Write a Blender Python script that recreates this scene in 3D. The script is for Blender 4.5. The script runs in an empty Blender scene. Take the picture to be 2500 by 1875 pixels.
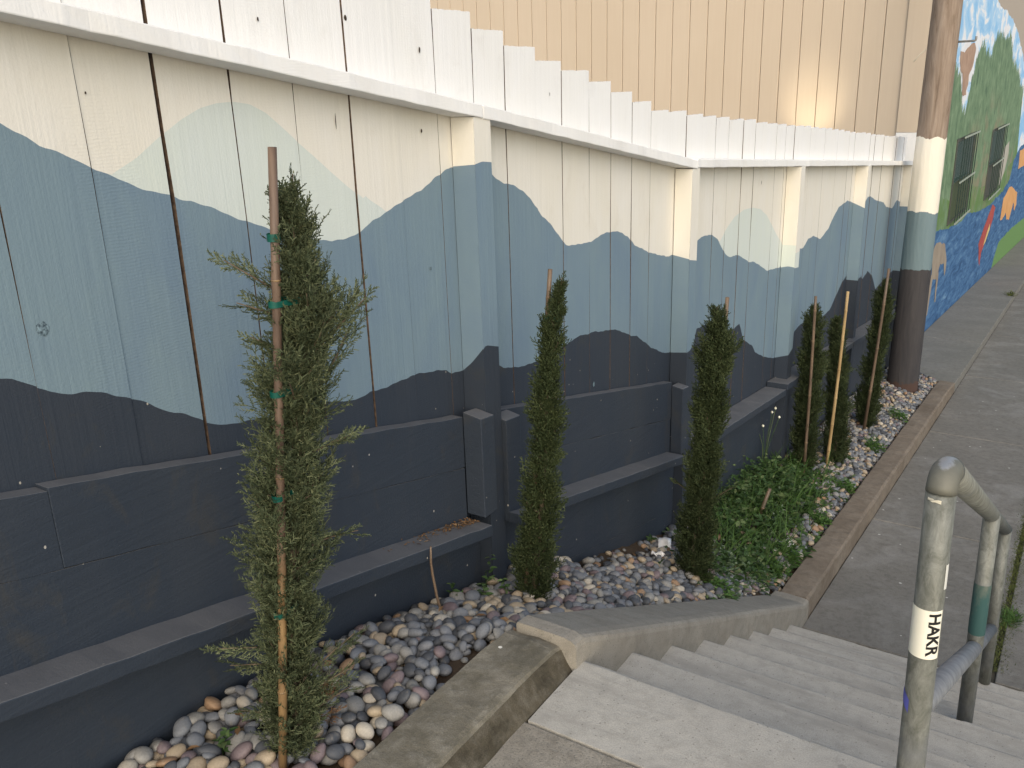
import bpy, bmesh, math, random
import numpy as np
from mathutils import Matrix, Vector
from mathutils.geometry import tessellate_polygon

# ------------------------------------------------------------------ camera, world, sun, exposure
scene = bpy.context.scene
COL = scene.collection
ZC = 1.42                      # camera height above the landing; builders use heights relative to the eye
F_PX, PITCH, ROLL, YAW = 2162.0, 18.34, 1.847, 33.5
def camera_axes():
    p, r, y = (math.radians(a) for a in (PITCH, ROLL, YAW))
    up = -np.array([math.sin(r)*math.cos(p), math.cos(r)*math.cos(p), math.sin(p)])
    z = np.array([0, 0, 1.0]); fh = z - up*(z @ up); fh /= np.linalg.norm(fh)
    rt = np.cross(fh, up)
    return np.array([rt*math.cos(y) - fh*math.sin(y), fh*math.cos(y) + rt*math.sin(y), up])
RW = camera_axes()
cam_d = bpy.data.cameras.new('camera'); cam = bpy.data.objects.new('camera', cam_d); COL.objects.link(cam)
cam_d.sensor_width = 36.0; cam_d.lens = F_PX/2500*36; cam_d.clip_start = 0.05; cam_d.clip_end = 2000
M = Matrix.Identity(4)
for c, v in enumerate(([1, 0, 0], [0, -1, 0], [0, 0, -1])):
    w = RW @ np.array(v, float)
    for r_ in range(3): M[r_][c] = w[r_]
M[2][3] = ZC
cam.matrix_world = M
scene.camera = cam

SUN_VEC = Vector((0.52, -0.70, 0.54)).normalized()      # towards the veiled sun, high over the right shoulder
sun_el = math.asin(SUN_VEC.z); sun_az = math.atan2(SUN_VEC.x, SUN_VEC.y)
world = bpy.data.worlds.new('World'); scene.world = world; world.use_nodes = True
wn = world.node_tree.nodes; wl = world.node_tree.links; wn.clear()
sky = wn.new('ShaderNodeTexSky'); sky.sky_type = 'NISHITA'; sky.sun_disc = False
sky.sun_elevation = sun_el; sky.sun_rotation = sun_az
sky.altitude = 50; sky.air_density = 1.0; sky.dust_density = 2.0; sky.ozone_density = 1.0
bg = wn.new('ShaderNodeBackground'); bg.inputs['Strength'].default_value = 0.15
wo = wn.new('ShaderNodeOutputWorld'); wl.new(sky.outputs[0], bg.inputs[0]); wl.new(bg.outputs[0], wo.inputs[0])
sd = bpy.data.lights.new('sun', 'SUN'); sd.energy = 1.5; sd.angle = math.radians(75); sd.color = (1.0, 0.90, 0.75)
sun = bpy.data.objects.new('sun', sd); COL.objects.link(sun); sun.location = (6, -10, 12)
sun.rotation_euler = SUN_VEC.to_track_quat('Z', 'Y').to_euler()
vs = scene.view_settings
vs.view_transform = 'Standard'; vs.look = 'None'; vs.gamma = 1.0; vs.use_curve_mapping = False
vs.exposure = 0.50
vs.use_white_balance = True; vs.white_balance_temperature = 6750; vs.white_balance_tint = 8
scene.cycles.max_bounces = 6

rng = np.random.default_rng(7); random.seed(7)

# ------------------------------------------------------------------ object helpers
def tag(o, label=None, cat=None, group=None, kind=None):
    if label: o['label'] = label
    if cat: o['category'] = cat
    if group: o['group'] = group
    if kind: o['kind'] = kind
    return o
def empty(name, loc, label=None, cat=None, group=None, kind=None):
    o = bpy.data.objects.new(name, None); o.empty_display_size = 0.1; COL.objects.link(o)
    o.location = (loc[0], loc[1], loc[2] + ZC)
    return tag(o, label, cat, group, kind)
ORIG = {}
def world_loc(o):
    v = Vector((0, 0, 0))
    while o is not None: v = v + o.location; o = o.parent
    return v
def mesh_obj(name, verts, faces, mats, parent=None, midx=None, smooth=False):
    """verts in eye-relative world coordinates; origin goes to the base of the piece"""
    v = np.asarray(verts, dtype=float).reshape(-1, 3).copy(); v[:, 2] += ZC
    base = np.array([(v[:, 0].min()+v[:, 0].max())/2, (v[:, 1].min()+v[:, 1].max())/2, v[:, 2].min()])
    me = bpy.data.meshes.new(name)
    me.from_pydata((v - base).tolist(), [], [tuple(int(i) for i in f) for f in faces])
    if not isinstance(mats, (list, tuple)): mats = [mats]
    for m in mats: me.materials.append(m)
    if midx is not None: me.polygons.foreach_set('material_index', np.asarray(midx, dtype=np.int32))
    if smooth: me.polygons.foreach_set('use_smooth', np.ones(len(me.polygons), dtype=bool))
    me.update()
    o = bpy.data.objects.new(name, me); COL.objects.link(o)
    if parent is not None:
        o.parent = parent; o.location = Vector(base) - world_loc(parent)
    else: o.location = base
    return o
def fast_mesh(name, verts, tris, mats, parent=None, midx=None, smooth=False):
    """numpy triangle mesh"""
    v = np.asarray(verts, dtype=np.float32).reshape(-1, 3).copy(); v[:, 2] += ZC
    base = np.array([(v[:, 0].min()+v[:, 0].max())/2, (v[:, 1].min()+v[:, 1].max())/2, v[:, 2].min()], dtype=np.float32)
    t = np.asarray(tris, dtype=np.int32).reshape(-1, 3)
    me = bpy.data.meshes.new(name)
    me.vertices.add(len(v)); me.vertices.foreach_set('co', (v-base).ravel())
    me.loops.add(t.size); me.loops.foreach_set('vertex_index', t.ravel())
    me.polygons.add(len(t)); me.polygons.foreach_set('loop_start', np.arange(0, t.size, 3, dtype=np.int32))
    if not isinstance(mats, (list, tuple)): mats = [mats]
    for m in mats: me.materials.append(m)
    if midx is not None: me.polygons.foreach_set('material_index', np.asarray(midx, dtype=np.int32))
    if smooth: me.polygons.foreach_set('use_smooth', np.ones(len(t), dtype=bool))
    me.update(calc_edges=True); me.validate()
    o = bpy.data.objects.new(name, me); COL.objects.link(o)
    if parent is not None:
        o.parent = parent; o.location = Vector(base.tolist()) - world_loc(parent)
    else: o.location = base.tolist()
    return o
class MB:
    def __init__(s): s.v = []; s.f = []; s.m = []
    def add(s, verts, faces, mi=0):
        o = len(s.v); s.v += [tuple(p) for p in verts]; s.f += [tuple(i+o for i in f) for f in faces]; s.m += [mi]*len(faces)
    def box(s, x0, x1, y0, y1, z0, z1, mi=0):
        s.prism([(x0, y0), (x1, y0), (x1, y1), (x0, y1)], (z0,)*4, (z1,)*4, mi)
    def prism(s, xy, zb, zt, mi=0):
        n = len(xy)
        v = [(x, y, z) for (x, y), z in zip(xy, zb)] + [(x, y, z) for (x, y), z in zip(xy, zt)]
        f = [tuple(range(n-1, -1, -1)), tuple(range(n, 2*n))] + [(i, (i+1) % n, (i+1) % n+n, i+n) for i in range(n)]
        s.add(v, f, mi)
    def slope_box(s, x0, x1, y0, y1, zt0, zt1, th, mi=0):
        """bar along Y, top at zt0..zt1, vertical thickness th"""
        s.prism([(x0, y0), (x1, y0), (x1, y1), (x0, y1)], (zt0-th, zt0-th, zt1-th, zt1-th), (zt0, zt0, zt1, zt1), mi)
    def obj(s, name, mats, parent=None, smooth=False): return mesh_obj(name, s.v, s.f, mats, parent, s.m, smooth)
def bevel(o, w, seg=2, ang=0.6):
    m = o.modifiers.new('bevel', 'BEVEL'); m.width = w; m.segments = seg; m.limit_method = 'ANGLE'; m.angle_limit = ang
    m.harden_normals = False
    return o
def tube(pts, radii, n=12, cap=True):
    """tapered tube through points; returns verts, faces"""
    P = [Vector(p) for p in pts]; V = []; Fc = []
    u = None
    for i, p in enumerate(P):
        d = (P[min(i+1, len(P)-1)] - P[max(i-1, 0)]).normalized()
        if u is None: u = d.orthogonal().normalized()
        u = (u - d*u.dot(d)).normalized(); w = d.cross(u)
        for k in range(n):
            a = 2*math.pi*k/n; V.append(tuple(p + (u*math.cos(a) + w*math.sin(a))*radii[i]))
    for i in range(len(P)-1):
        for k in range(n):
            a = i*n+k; b = i*n+(k+1) % n; Fc.append((a, b, b+n, a+n))
    if cap: Fc.append(tuple(range(n-1, -1, -1))); Fc.append(tuple(range((len(P)-1)*n, len(P)*n)))
    return V, Fc

# ------------------------------------------------------------------ material helpers
def new_mat(name):
    m = bpy.data.materials.new(name); m.use_nodes = True
    return m, m.node_tree.nodes, m.node_tree.links, m.node_tree.nodes['Principled BSDF']
def n_pos(N, L, scale=(1, 1, 1)):
    g = N.new('ShaderNodeNewGeometry'); mp = N.new('ShaderNodeMapping'); mp.inputs['Scale'].default_value = scale
    L.new(g.outputs['Position'], mp.inputs['Vector']); return mp.outputs[0]
def n_noise(N, L, vec, scale, detail=4, rough=0.55, dist=0.0):
    t = N.new('ShaderNodeTexNoise'); t.inputs['Scale'].default_value = scale; t.inputs['Detail'].default_value = detail
    t.inputs['Roughness'].default_value = rough; t.inputs['Distortion'].default_value = dist
    L.new(vec, t.inputs['Vector']); return t.outputs['Fac']
def n_ramp(N, L, fac, stops):
    r = N.new('ShaderNodeValToRGB'); e = r.color_ramp.elements
    while len(e) < len(stops): e.new(0.5)
    for el, (p, c) in zip(e, stops): el.position = p; el.color = (c, c, c, 1) if isinstance(c, (int, float)) else (*c, 1)
    L.new(fac, r.inputs[0]); return r.outputs[0]
def n_mix(N, L, fac, a, b, mode='MIX'):
    m = N.new('ShaderNodeMix'); m.data_type = 'RGBA'; m.blend_type = mode
    for s, v in ((0, fac), (6, a), (7, b)):
        if hasattr(v, 'links'): L.new(v, m.inputs[s])
        elif isinstance(v, (int, float)): m.inputs[s].default_value = v
        else: m.inputs[s].default_value = (*v, 1)
    return m.outputs[2]
def n_math(N, L, op, a, b=None):
    m = N.new('ShaderNodeMath'); m.operation = op
    for i, v in enumerate((a, b)):
        if v is None: continue
        if hasattr(v, 'links'): L.new(v, m.inputs[i])
        else: m.inputs[i].default_value = v
    return m.outputs[0]
def n_bump(N, L, bsdf, h, strength, dist=0.005, prev=None):
    b = N.new('ShaderNodeBump'); b.inputs['Strength'].default_value = strength; b.inputs['Distance'].default_value = dist
    L.new(h, b.inputs['Height'])
    if prev is not None: L.new(prev, b.inputs['Normal'])
    L.new(b.outputs[0], bsdf.inputs['Normal']); return b.outputs[0]
def n_specks(N, L, vec, scale, size):
    v = N.new('ShaderNodeTexVoronoi'); v.inputs['Scale'].default_value = scale; L.new(vec, v.inputs['Vector'])
    return n_math(N, L, 'LESS_THAN', v.outputs['Distance'], size)

def paint(name, c1, c2, grain=(14, 70, 2.2), rough=0.62, specks=None, speck_col=(0.5, 0.48, 0.44), bump=0.35, dirt=0.0, dirt_col=(0.25, 0.2, 0.14), spec=0.3, top_col=None, sawamp=0.22):
    m, N, L, B = new_mat(name)
    pos = n_pos(N, L)
    big = n_noise(N, L, n_pos(N, L, (1, 2.2, 1)), 1.8, 6, 0.62, 0.6)
    col = n_mix(N, L, n_ramp(N, L, big, [(0.3, 0.0), (0.7, 1.0)]), c1, c2)
    g = n_noise(N, L, n_pos(N, L, grain), 1.0, 5, 0.6, 0.4)
    col = n_mix(N, L, n_ramp(N, L, g, [(0.25, 0.18), (0.6, 0.0)]), col, tuple(x*0.8 for x in c1))
    fine = n_noise(N, L, pos, 170, 3, 0.6)
    if dirt:
        d = n_noise(N, L, n_pos(N, L, (6, 9, 5)), 1.0, 6, 0.65, 0.8)
        col = n_mix(N, L, n_ramp(N, L, d, [(0.56, 0.0), (0.74, dirt)]), col, dirt_col)
    if specks:
        sp = n_specks(N, L, n_pos(N, L, (1, 1, 0.7)), specks[0], specks[1])
        msk = n_math(N, L, 'GREATER_THAN', n_noise(N, L, pos, 5, 2), 0.5)
        col = n_mix(N, L, n_math(N, L, 'MULTIPLY', sp, msk), col, speck_col)
    if top_col:            # upward faces mixed towards a lighter colour
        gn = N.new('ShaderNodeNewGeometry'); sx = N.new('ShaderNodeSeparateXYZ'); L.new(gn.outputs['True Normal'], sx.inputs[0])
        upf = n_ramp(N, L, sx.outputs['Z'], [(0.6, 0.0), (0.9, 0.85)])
        col = n_mix(N, L, n_math(N, L, 'MULTIPLY', upf, n_ramp(N, L, d if dirt else big, [(0.2, 1.0), (0.8, 0.6)])), col, top_col)
    L.new(col, B.inputs['Base Color'])
    w = N.new('ShaderNodeTexWave'); w.wave_type = 'BANDS'; w.bands_direction = 'Z'; w.inputs['Scale'].default_value = 46
    w.inputs['Distortion'].default_value = 3.5; w.inputs['Detail'].default_value = 2; w.inputs['Detail Scale'].default_value = 0.6
    L.new(pos, w.inputs['Vector'])
    saw = n_math(N, L, 'MULTIPLY', w.outputs['Fac'], n_ramp(N, L, n_noise(N, L, n_pos(N, L, (1, 5, 1.2)), 1.0, 2), [(0.5, 0.0), (0.62, 0.55)]))
    h = n_math(N, L, 'ADD', n_math(N, L, 'ADD', g, n_math(N, L, 'MULTIPLY', fine, 0.45)), n_math(N, L, 'MULTIPLY', saw, sawamp))
    n_bump(N, L, B, h, bump, 0.004)
    B.inputs['Roughness'].default_value = rough; B.inputs['Specular IOR Level'].default_value = spec
    return m

def concrete(name, c1, c2, c3, scale=3.0, specks=None, speck_col=(0.6, 0.57, 0.5), pits=None, gum=None, bump=0.5, stain=0.0, stain_col=(0.05, 0.048, 0.04), rough=0.9, stain_scale=2.3, stretch=(1, 1, 1.3)):
    m, N, L, B = new_mat(name)
    pos = n_pos(N, L)
    big = n_noise(N, L, pos, scale, 6, 0.62, 0.7)
    col = n_mix(N, L, n_ramp(N, L, big, [(0.32, 0.0), (0.68, 1.0)]), c1, c2)
    mid = n_noise(N, L, pos, 24, 5, 0.65)
    col = n_mix(N, L, n_ramp(N, L, mid, [(0.45, 0.0), (0.68, 0.75)]), col, c3)
    fine = n_noise(N, L, pos, 330, 3, 0.7)
    col = n_mix(N, L, n_ramp(N, L, fine, [(0.38, 0.38), (0.6, 0.0)]), col, tuple(x*0.45 for x in c1))
    if stain:
        s = n_noise(N, L, n_pos(N, L, stretch), stain_scale, 7, 0.7, 0.35)
        col = n_mix(N, L, n_ramp(N, L, s, [(0.5, 0.0), (0.63, stain)]), col, stain_col)
    if gum:
        gd = n_math(N, L, 'ADD', 0.0, n_specks(N, L, n_pos(N, L, (1, 1, 0.2)), gum[0], gum[1])); col = n_mix(N, L, n_math(N, L, 'MULTIPLY', gd, 0.4), col, tuple(x*0.45 for x in c1))
    if pits:
        col = n_mix(N, L, n_math(N, L, 'MULTIPLY', n_specks(N, L, pos, pits[0], pits[1]), 0.55), col, tuple(x*0.4 for x in c1))
    if specks:
        sp = n_specks(N, L, pos, specks[0], specks[1])
        msk = n_math(N, L, 'GREATER_THAN', n_noise(N, L, pos, 4, 2), 0.53)
        col = n_mix(N, L, n_math(N, L, 'MULTIPLY', sp, msk), col, speck_col)
    L.new(col, B.inputs['Base Color'])
    h = n_math(N, L, 'ADD', n_math(N, L, 'MULTIPLY', fine, 0.35), mid)
    n_bump(N, L, B, h, bump, 0.006)
    B.inputs['Roughness'].default_value = rough; B.inputs['Specular IOR Level'].default_value = 0.25
    return m

def plain(name, c1, c2=None, rough=0.6, scale=30, bump=0.0, metal=0.0, spec=0.4):
    m, N, L, B = new_mat(name)
    pos = n_pos(N, L)
    if c2 is not None:
        f = n_noise(N, L, pos, scale, 4, 0.6); L.new(n_mix(N, L, n_ramp(N, L, f, [(0.35, 0.0), (0.65, 1.0)]), c1, c2), B.inputs['Base Color'])
        if bump: n_bump(N, L, B, f, bump, 0.004)
    else: B.inputs['Base Color'].default_value = (*c1, 1)
    B.inputs['Roughness'].default_value = rough; B.inputs['Metallic'].default_value = metal; B.inputs['Specular IOR Level'].default_value = spec
    return m
def leafy(name, c1, c2, c3, rough=0.65, trans=0.15):
    m, N, L, B = new_mat(name)
    g = N.new('ShaderNodeNewGeometry')
    big = n_noise(N, L, n_pos(N, L), 14, 3)
    col = n_ramp(N, L, g.outputs['Random Per Island'], [(0.0, c1), (0.65, c2), (1.0, c3)])
    col = n_mix(N, L, n_ramp(N, L, big, [(0.35, 0.45), (0.65, 0.0)]), col, c1)
    L.new(col, B.inputs['Base Color']); B.inputs['Roughness'].default_value = rough; B.inputs['Specular IOR Level'].default_value = 0.25
    t = N.new('ShaderNodeBsdfTranslucent'); L.new(col, t.inputs['Color'])
    mx = N.new('ShaderNodeMixShader'); mx.inputs[0].default_value = trans
    out = N['Material Output']; L.new(B.outputs[0], mx.inputs[1]); L.new(t.outputs[0], mx.inputs[2]); L.new(mx.outputs[0], out.inputs['Surface'])
    return m

WHITE = paint('white_paint', (0.80, 0.79, 0.765), (0.82, 0.815, 0.81), bump=0.3, dirt=0.10)
CREAM = paint('cream_paint', (0.725, 0.69, 0.605), (0.745, 0.72, 0.665), bump=0.3, dirt=0.16, dirt_col=(0.45, 0.38, 0.28))
MINTM = paint('mint_paint', (0.605, 0.655, 0.60), (0.60, 0.65, 0.635), bump=0.3)
BLUEM = paint('slate_blue_paint', (0.148, 0.215, 0.285), (0.185, 0.258, 0.296), bump=0.4)
DARKM = paint('charcoal_paint', (0.029, 0.039, 0.056), (0.036, 0.044, 0.058), bump=0.35, dirt=0.5, dirt_col=(0.058, 0.054, 0.042), specks=(26, 0.055), speck_col=(0.34, 0.32, 0.28), rough=0.55)
DARKH = paint('charcoal_plank_paint', (0.029, 0.039, 0.056), (0.036, 0.045, 0.060), grain=(14, 2.2, 60), sawamp=0.0, bump=0.45, dirt=0.5, dirt_col=(0.062, 0.058, 0.050), specks=(22, 0.06), speck_col=(0.38, 0.36, 0.33), rough=0.5, top_col=(0.165, 0.165, 0.170))
RAW = plain('raw_wood', (0.045, 0.027, 0.018), (0.13, 0.085, 0.055), rough=0.85, scale=60, bump=0.3)
HOLE = plain('knot_wood', (0.03, 0.02, 0.014), (0.07, 0.05, 0.035), rough=0.9, scale=80)

# ------------------------------------------------------------------ ground, path, steps, kerbs
def path_z(y): return -2.66 - 0.0785*(y-4.06)
SOIL = concrete('soil', (0.06, 0.042, 0.028), (0.10, 0.07, 0.045), (0.045, 0.03, 0.02), scale=9, bump=1.0)
EARTH = concrete('earth', (0.16, 0.15, 0.13), (0.2, 0.19, 0.17), (0.13, 0.12, 0.1), scale=0.6, bump=0.5)
ys = np.unique(np.concatenate([np.linspace(-300, -20, 12), np.linspace(-20, 60, 81), np.linspace(60, 420, 14)]))
xs = np.unique(np.concatenate([np.linspace(-300, -12, 12), np.linspace(-12, 14, 27), np.linspace(14, 300, 12)]))
def ground_z(y):
    if y < 1.2: return -1.5 - max(0, 0)
    if y < 4.1: return -1.5 + (path_z(4.1) - 0.09 + 1.5)*(y-1.2)/2.9 - 0.12*math.sin(math.pi*(y-1.2)/2.9)**0.5
    if y < 60: return path_z(y) - 0.09
    return path_z(60) - 0.09
gv = [(x, y, ground_z(y)) for y in ys for x in xs]; nx = len(xs)
gf = [(j*nx+i, j*nx+i+1, (j+1)*nx+i+1, (j+1)*nx+i) for j in range(len(ys)-1) for i in range(nx-1)]
tag(mesh_obj('ground', gv, gf, EARTH), kind='structure')

PATHM = concrete('path_concrete', (0.185, 0.178, 0.160), (0.235, 0.222, 0.198), (0.14, 0.132, 0.118), scale=1.3, specks=(9, 0.07), speck_col=(0.5, 0.49, 0.46), gum=(4.5, 0.04), pits=(120, 0.22), bump=0.7, stain=0.3, stain_col=(0.34, 0.335, 0.32), stain_scale=2.2)
STRIPM = concrete('strip_concrete', (0.19, 0.185, 0.165), (0.24, 0.23, 0.205), (0.15, 0.145, 0.13), scale=1.1, specks=(11, 0.06), speck_col=(0.5, 0.49, 0.46), bump=0.6, stain=0.18, stain_col=(0.27, 0.265, 0.25), stain_scale=1.6)
STEPM = concrete('step_concrete', (0.42, 0.40, 0.36), (0.475, 0.455, 0.41), (0.35, 0.335, 0.30), scale=2.2, pits=(55, 0.13), gum=(5.5, 0.055), bump=0.45, stain=0.75, stain_col=(0.30, 0.287, 0.26), stain_scale=4, stretch=(0.45, 2.6, 1))
LANDM = concrete('landing_concrete', (0.29, 0.265, 0.222), (0.36, 0.33, 0.28), (0.20, 0.18, 0.15), scale=6, specks=(60, 0.12), speck_col=(0.36, 0.33, 0.28), pits=(130, 0.22), bump=1.0)
KERBM = concrete('mossy_kerb_concrete', (0.165, 0.15, 0.115), (0.225, 0.205, 0.165), (0.30, 0.28, 0.235), scale=7, specks=(16, 0.085), speck_col=(0.72, 0.70, 0.64), bump=1.0, stain=0.6, stain_col=(0.085, 0.077, 0.056), stain_scale=6)
CHEEKM = concrete('stair_wall_concrete', (0.29, 0.265, 0.225), (0.35, 0.325, 0.28), (0.24, 0.22, 0.185), scale=5, pits=(70, 0.15), bump=0.6, stain=0.3, stain_col=(0.2, 0.18, 0.15), stain_scale=4)
KERB3M = concrete('brown_kerb_concrete', (0.21, 0.17, 0.13), (0.26, 0.22, 0.175), (0.16, 0.13, 0.10), scale=3, bump=0.7, stain=0.45, stain_col=(0.11, 0.085, 0.062), stain_scale=2.5)
JOINT = plain('joint_dirt', (0.05, 0.045, 0.035), (0.08, 0.07, 0.05), rough=1.0, scale=40)

def slope_slab(name, x0, x1, y0, y1, dz, mat_, parent, th=0.10, nsub=6):
    mb = MB(); mb.prism([(x0, y0), (x1, y0), (x1, y1), (x0, y1)], (path_z(y0)+dz-th,)*2+(path_z(y1)+dz-th,)*2, (path_z(y0)+dz,)*2+(path_z(y1)+dz,)*2)
    return bevel(mb.obj(name, mat_, parent), 0.004, 1)
path = empty('path', (0.5, 4.06, path_z(4.06)), kind='structure')
yj = [4.06, 5.75, 8.1, 10.6, 13.4, 16.4, 20, 24, 29, 36, 46, 60]
for a, b in zip(yj[:-1], yj[1:]):
    g_ = 0.005
    slope_slab('slab', -0.949, -0.095, a+(g_ if a > 4.1 else 0), b-g_, 0.0, PATHM, path)
    slope_slab('slab', -0.070, 1.75, a+(g_ if a > 4.1 else 0), b-g_, 0.002, PATHM, path)
mb = MB(); mb.prism([(-0.949, 4.06), (1.75, 4.06), (1.75, 60), (-0.949, 60)], (path_z(4.06)-0.08,)*2+(path_z(60)-0.08,)*2, (path_z(4.06)-0.012,)*2+(path_z(60)-0.012,)*2)
mb.obj('joint_fill', JOINT, path)
strip = empty('pavement_strip', (-1.3, 9.9, path_z(9.9)+0.1), kind='structure')
yj = [9.72, 12.2, 15.2, 18.5, 22, 26, 31, 40, 60]
for a, b in zip(yj[:-1], yj[1:]):
    slope_slab('slab', -1.678, -0.951, a, b-0.006, 0.10, STRIPM, strip, th=0.22)

stairs = empty('staircase', (0.4, 1.46, -1.42), kind='structure')
RISE, RUN, N0 = 0.1547, 0.297, 1.741
for k_ in range(0, 8):
    y1 = N0 + RUN*k_; y0 = 1.462 if k_ == 0 else y1-RUN-0.004
    zt = -1.42 - RISE*k_
    n = 110; chip = np.zeros(n)
    for _ in range(9): c0 = int(rng.integers(2, n-3)); chip[c0:c0+int(rng.integers(1, 4))] = rng.uniform(0.002, 0.009)
    
    xsn = np.linspace(-0.952, 1.75, n)
    V = []; Fq = []
    prof_ = [(y0, zt-0.5), (y0, zt), (y0+0.3*(y1-y0), zt+0.0008), (y1-0.014, zt), (y1-0.004, zt-0.004), (y1, zt-0.014), (y1+0.002, zt-RISE*0.6), (y1, zt-0.5)]
    for ix, x in enumerate(xsn):
        for ip_, (yy, zz) in enumerate(prof_):
            j = rng.normal(0, 0.0006, 2); ch = chip[ix] if ip_ in (4, 5) else 0.0; V.append((x, yy+j[0]-ch, zz+j[1]*0.4-ch*0.6))
    q = len(prof_)
    for i in range(n-1):
        for t in range(q-1): Fq.append((i*q+t, (i+1)*q+t, (i+1)*q+t+1, i*q+t+1))
    Fq.append(tuple(range(q-1, -1, -1))); Fq.append(tuple(range((n-1)*q, n*q)))
    o = mesh_obj('step', V, [tuple(reversed(f)) for f in Fq], STEPM, stairs)
mb = MB(); mb.box(-1.20, 1.75, -9, 1.456, -1.62, -1.421); bevel(tag(mb.obj('landing', LANDM), kind='structure'), 0.005, 2)

def sweep_kerb(name, stations, section, mat_, jit=0.0015, step=0.02):
    """section: list of (x, dz from top); stations: [(y, ztop, depth)]"""
    sy = [s[0] for s in stations]; sz = [s[1] for s in stations]
    n = max(2, int((sy[-1]-sy[0])/step)); Y = np.linspace(sy[0], sy[-1], n)
    Y = np.unique(np.concatenate([Y, sy])); V = []; q = len(section)
    dj = np.zeros((q, 2))
    for y in Y:
        zt = np.interp(y, sy, sz)
        dj = dj*0.7 + rng.normal(0, jit, (q, 2))
        for t, (x, dz) in enumerate(section):
            V.append((x+(dj[t, 0] if 0 < t < q-1 else 0), y, zt+dz+(dj[t, 1] if 0 < t < q-1 else 0)))
    Fq = [(i*q+t, i*q+t+1, (i+1)*q+t+1, (i+1)*q+t) for i in range(len(Y)-1) for t in range(q-1)]
    Fq.append(tuple(range(q-1, -1, -1))); Fq.append(tuple(range((len(Y)-1)*q, len(Y)*q)))
    return tag(mesh_obj(name, V, Fq, mat_, smooth=False), kind='structure')
sec1 = [(-1.15, -0.5), (-1.150, -0.010), (-1.144, -0.001), (-1.11, 0.0), (-1.06, 0.002), (-1.012, 0.0), (-0.998, -0.004), (-0.992, -0.012), (-0.974, -0.042), (-0.956, -0.072), (-0.948, -0.5)]
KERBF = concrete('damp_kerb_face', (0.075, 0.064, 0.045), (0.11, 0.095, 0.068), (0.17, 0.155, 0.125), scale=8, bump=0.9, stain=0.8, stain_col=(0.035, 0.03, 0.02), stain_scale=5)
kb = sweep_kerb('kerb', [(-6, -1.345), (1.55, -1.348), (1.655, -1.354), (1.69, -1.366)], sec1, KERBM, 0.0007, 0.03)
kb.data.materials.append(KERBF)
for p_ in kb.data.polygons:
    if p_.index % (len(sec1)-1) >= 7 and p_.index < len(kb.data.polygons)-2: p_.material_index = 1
sec2 = [(-1.13, -0.6), (-1.13, -0.008), (-1.125, 0.0), (-1.06, 0.001), (-0.985, 0.0), (-0.962, -0.004), (-0.952, -0.012), (-0.9485, -0.026), (-0.9470, -0.9)]
sweep_kerb('stair_wall', [(1.6905, -1.338), (1.74, -1.345), (2.585, -1.775), (4.08, -2.535), (4.16, -2.552)], sec2, CHEEKM, 0.0004, 0.04)
sec3 = [(-1.105, -0.4), (-1.105, -0.008), (-1.097, 0.0), (-1.03, 0.002), (-0.968, 0.0), (-0.953, -0.010), (-0.9505, -0.4)]
sweep_kerb('planter_kerb', [(4.161, -2.552), (4.3, -2.562), (9.3, path_z(9.3)+0.12), (9.718, path_z(9.718)+0.104)], sec3, KERB3M, 0.0012, 0.03)

# ------------------------------------------------------------------ planter bed
BF = np.array([(-6, -1.37), (0, -1.375), (1.1, -1.385), (1.53, -1.47), (2.02, -1.61), (2.42, -1.68), (2.85, -1.86), (3.885, -2.17), (5, -2.42), (6.5, -2.6), (8.1, -2.74), (9.85, -2.93), (12, -3.1)])
BK = np.array([(-6, -1.375), (1.66, -1.375), (2.585, -1.80), (4.15, -2.575), (5.78, -2.70), (7, -2.80), (9.85, -3.01), (12, -3.2)])
def bed_z(x, y):
    t = np.clip((x+1.65)/0.53, 0, 1); return (1-t)*np.interp(y, BF[:, 0], BF[:, 1]) + t*np.interp(y, BK[:, 0], BK[:, 1])
by = np.linspace(-1, 9.80, 330); bx = np.linspace(-1.70, -1.09, 26)
hn = rng.normal(0, 0.004, (len(by), len(bx)))
bv = [(x, y, bed_z(x, y)-0.018+hn[j, i]) for j, y in enumerate(by) for i, x in enumerate(bx)]
bfc = [(j*26+i, j*26+i+1, (j+1)*26+i+1, (j+1)*26+i) for j in range(len(by)-1) for i in range(25)]
tag(mesh_obj('planter_soil', bv, bfc, SOIL, smooth=True), kind='structure')

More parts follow.
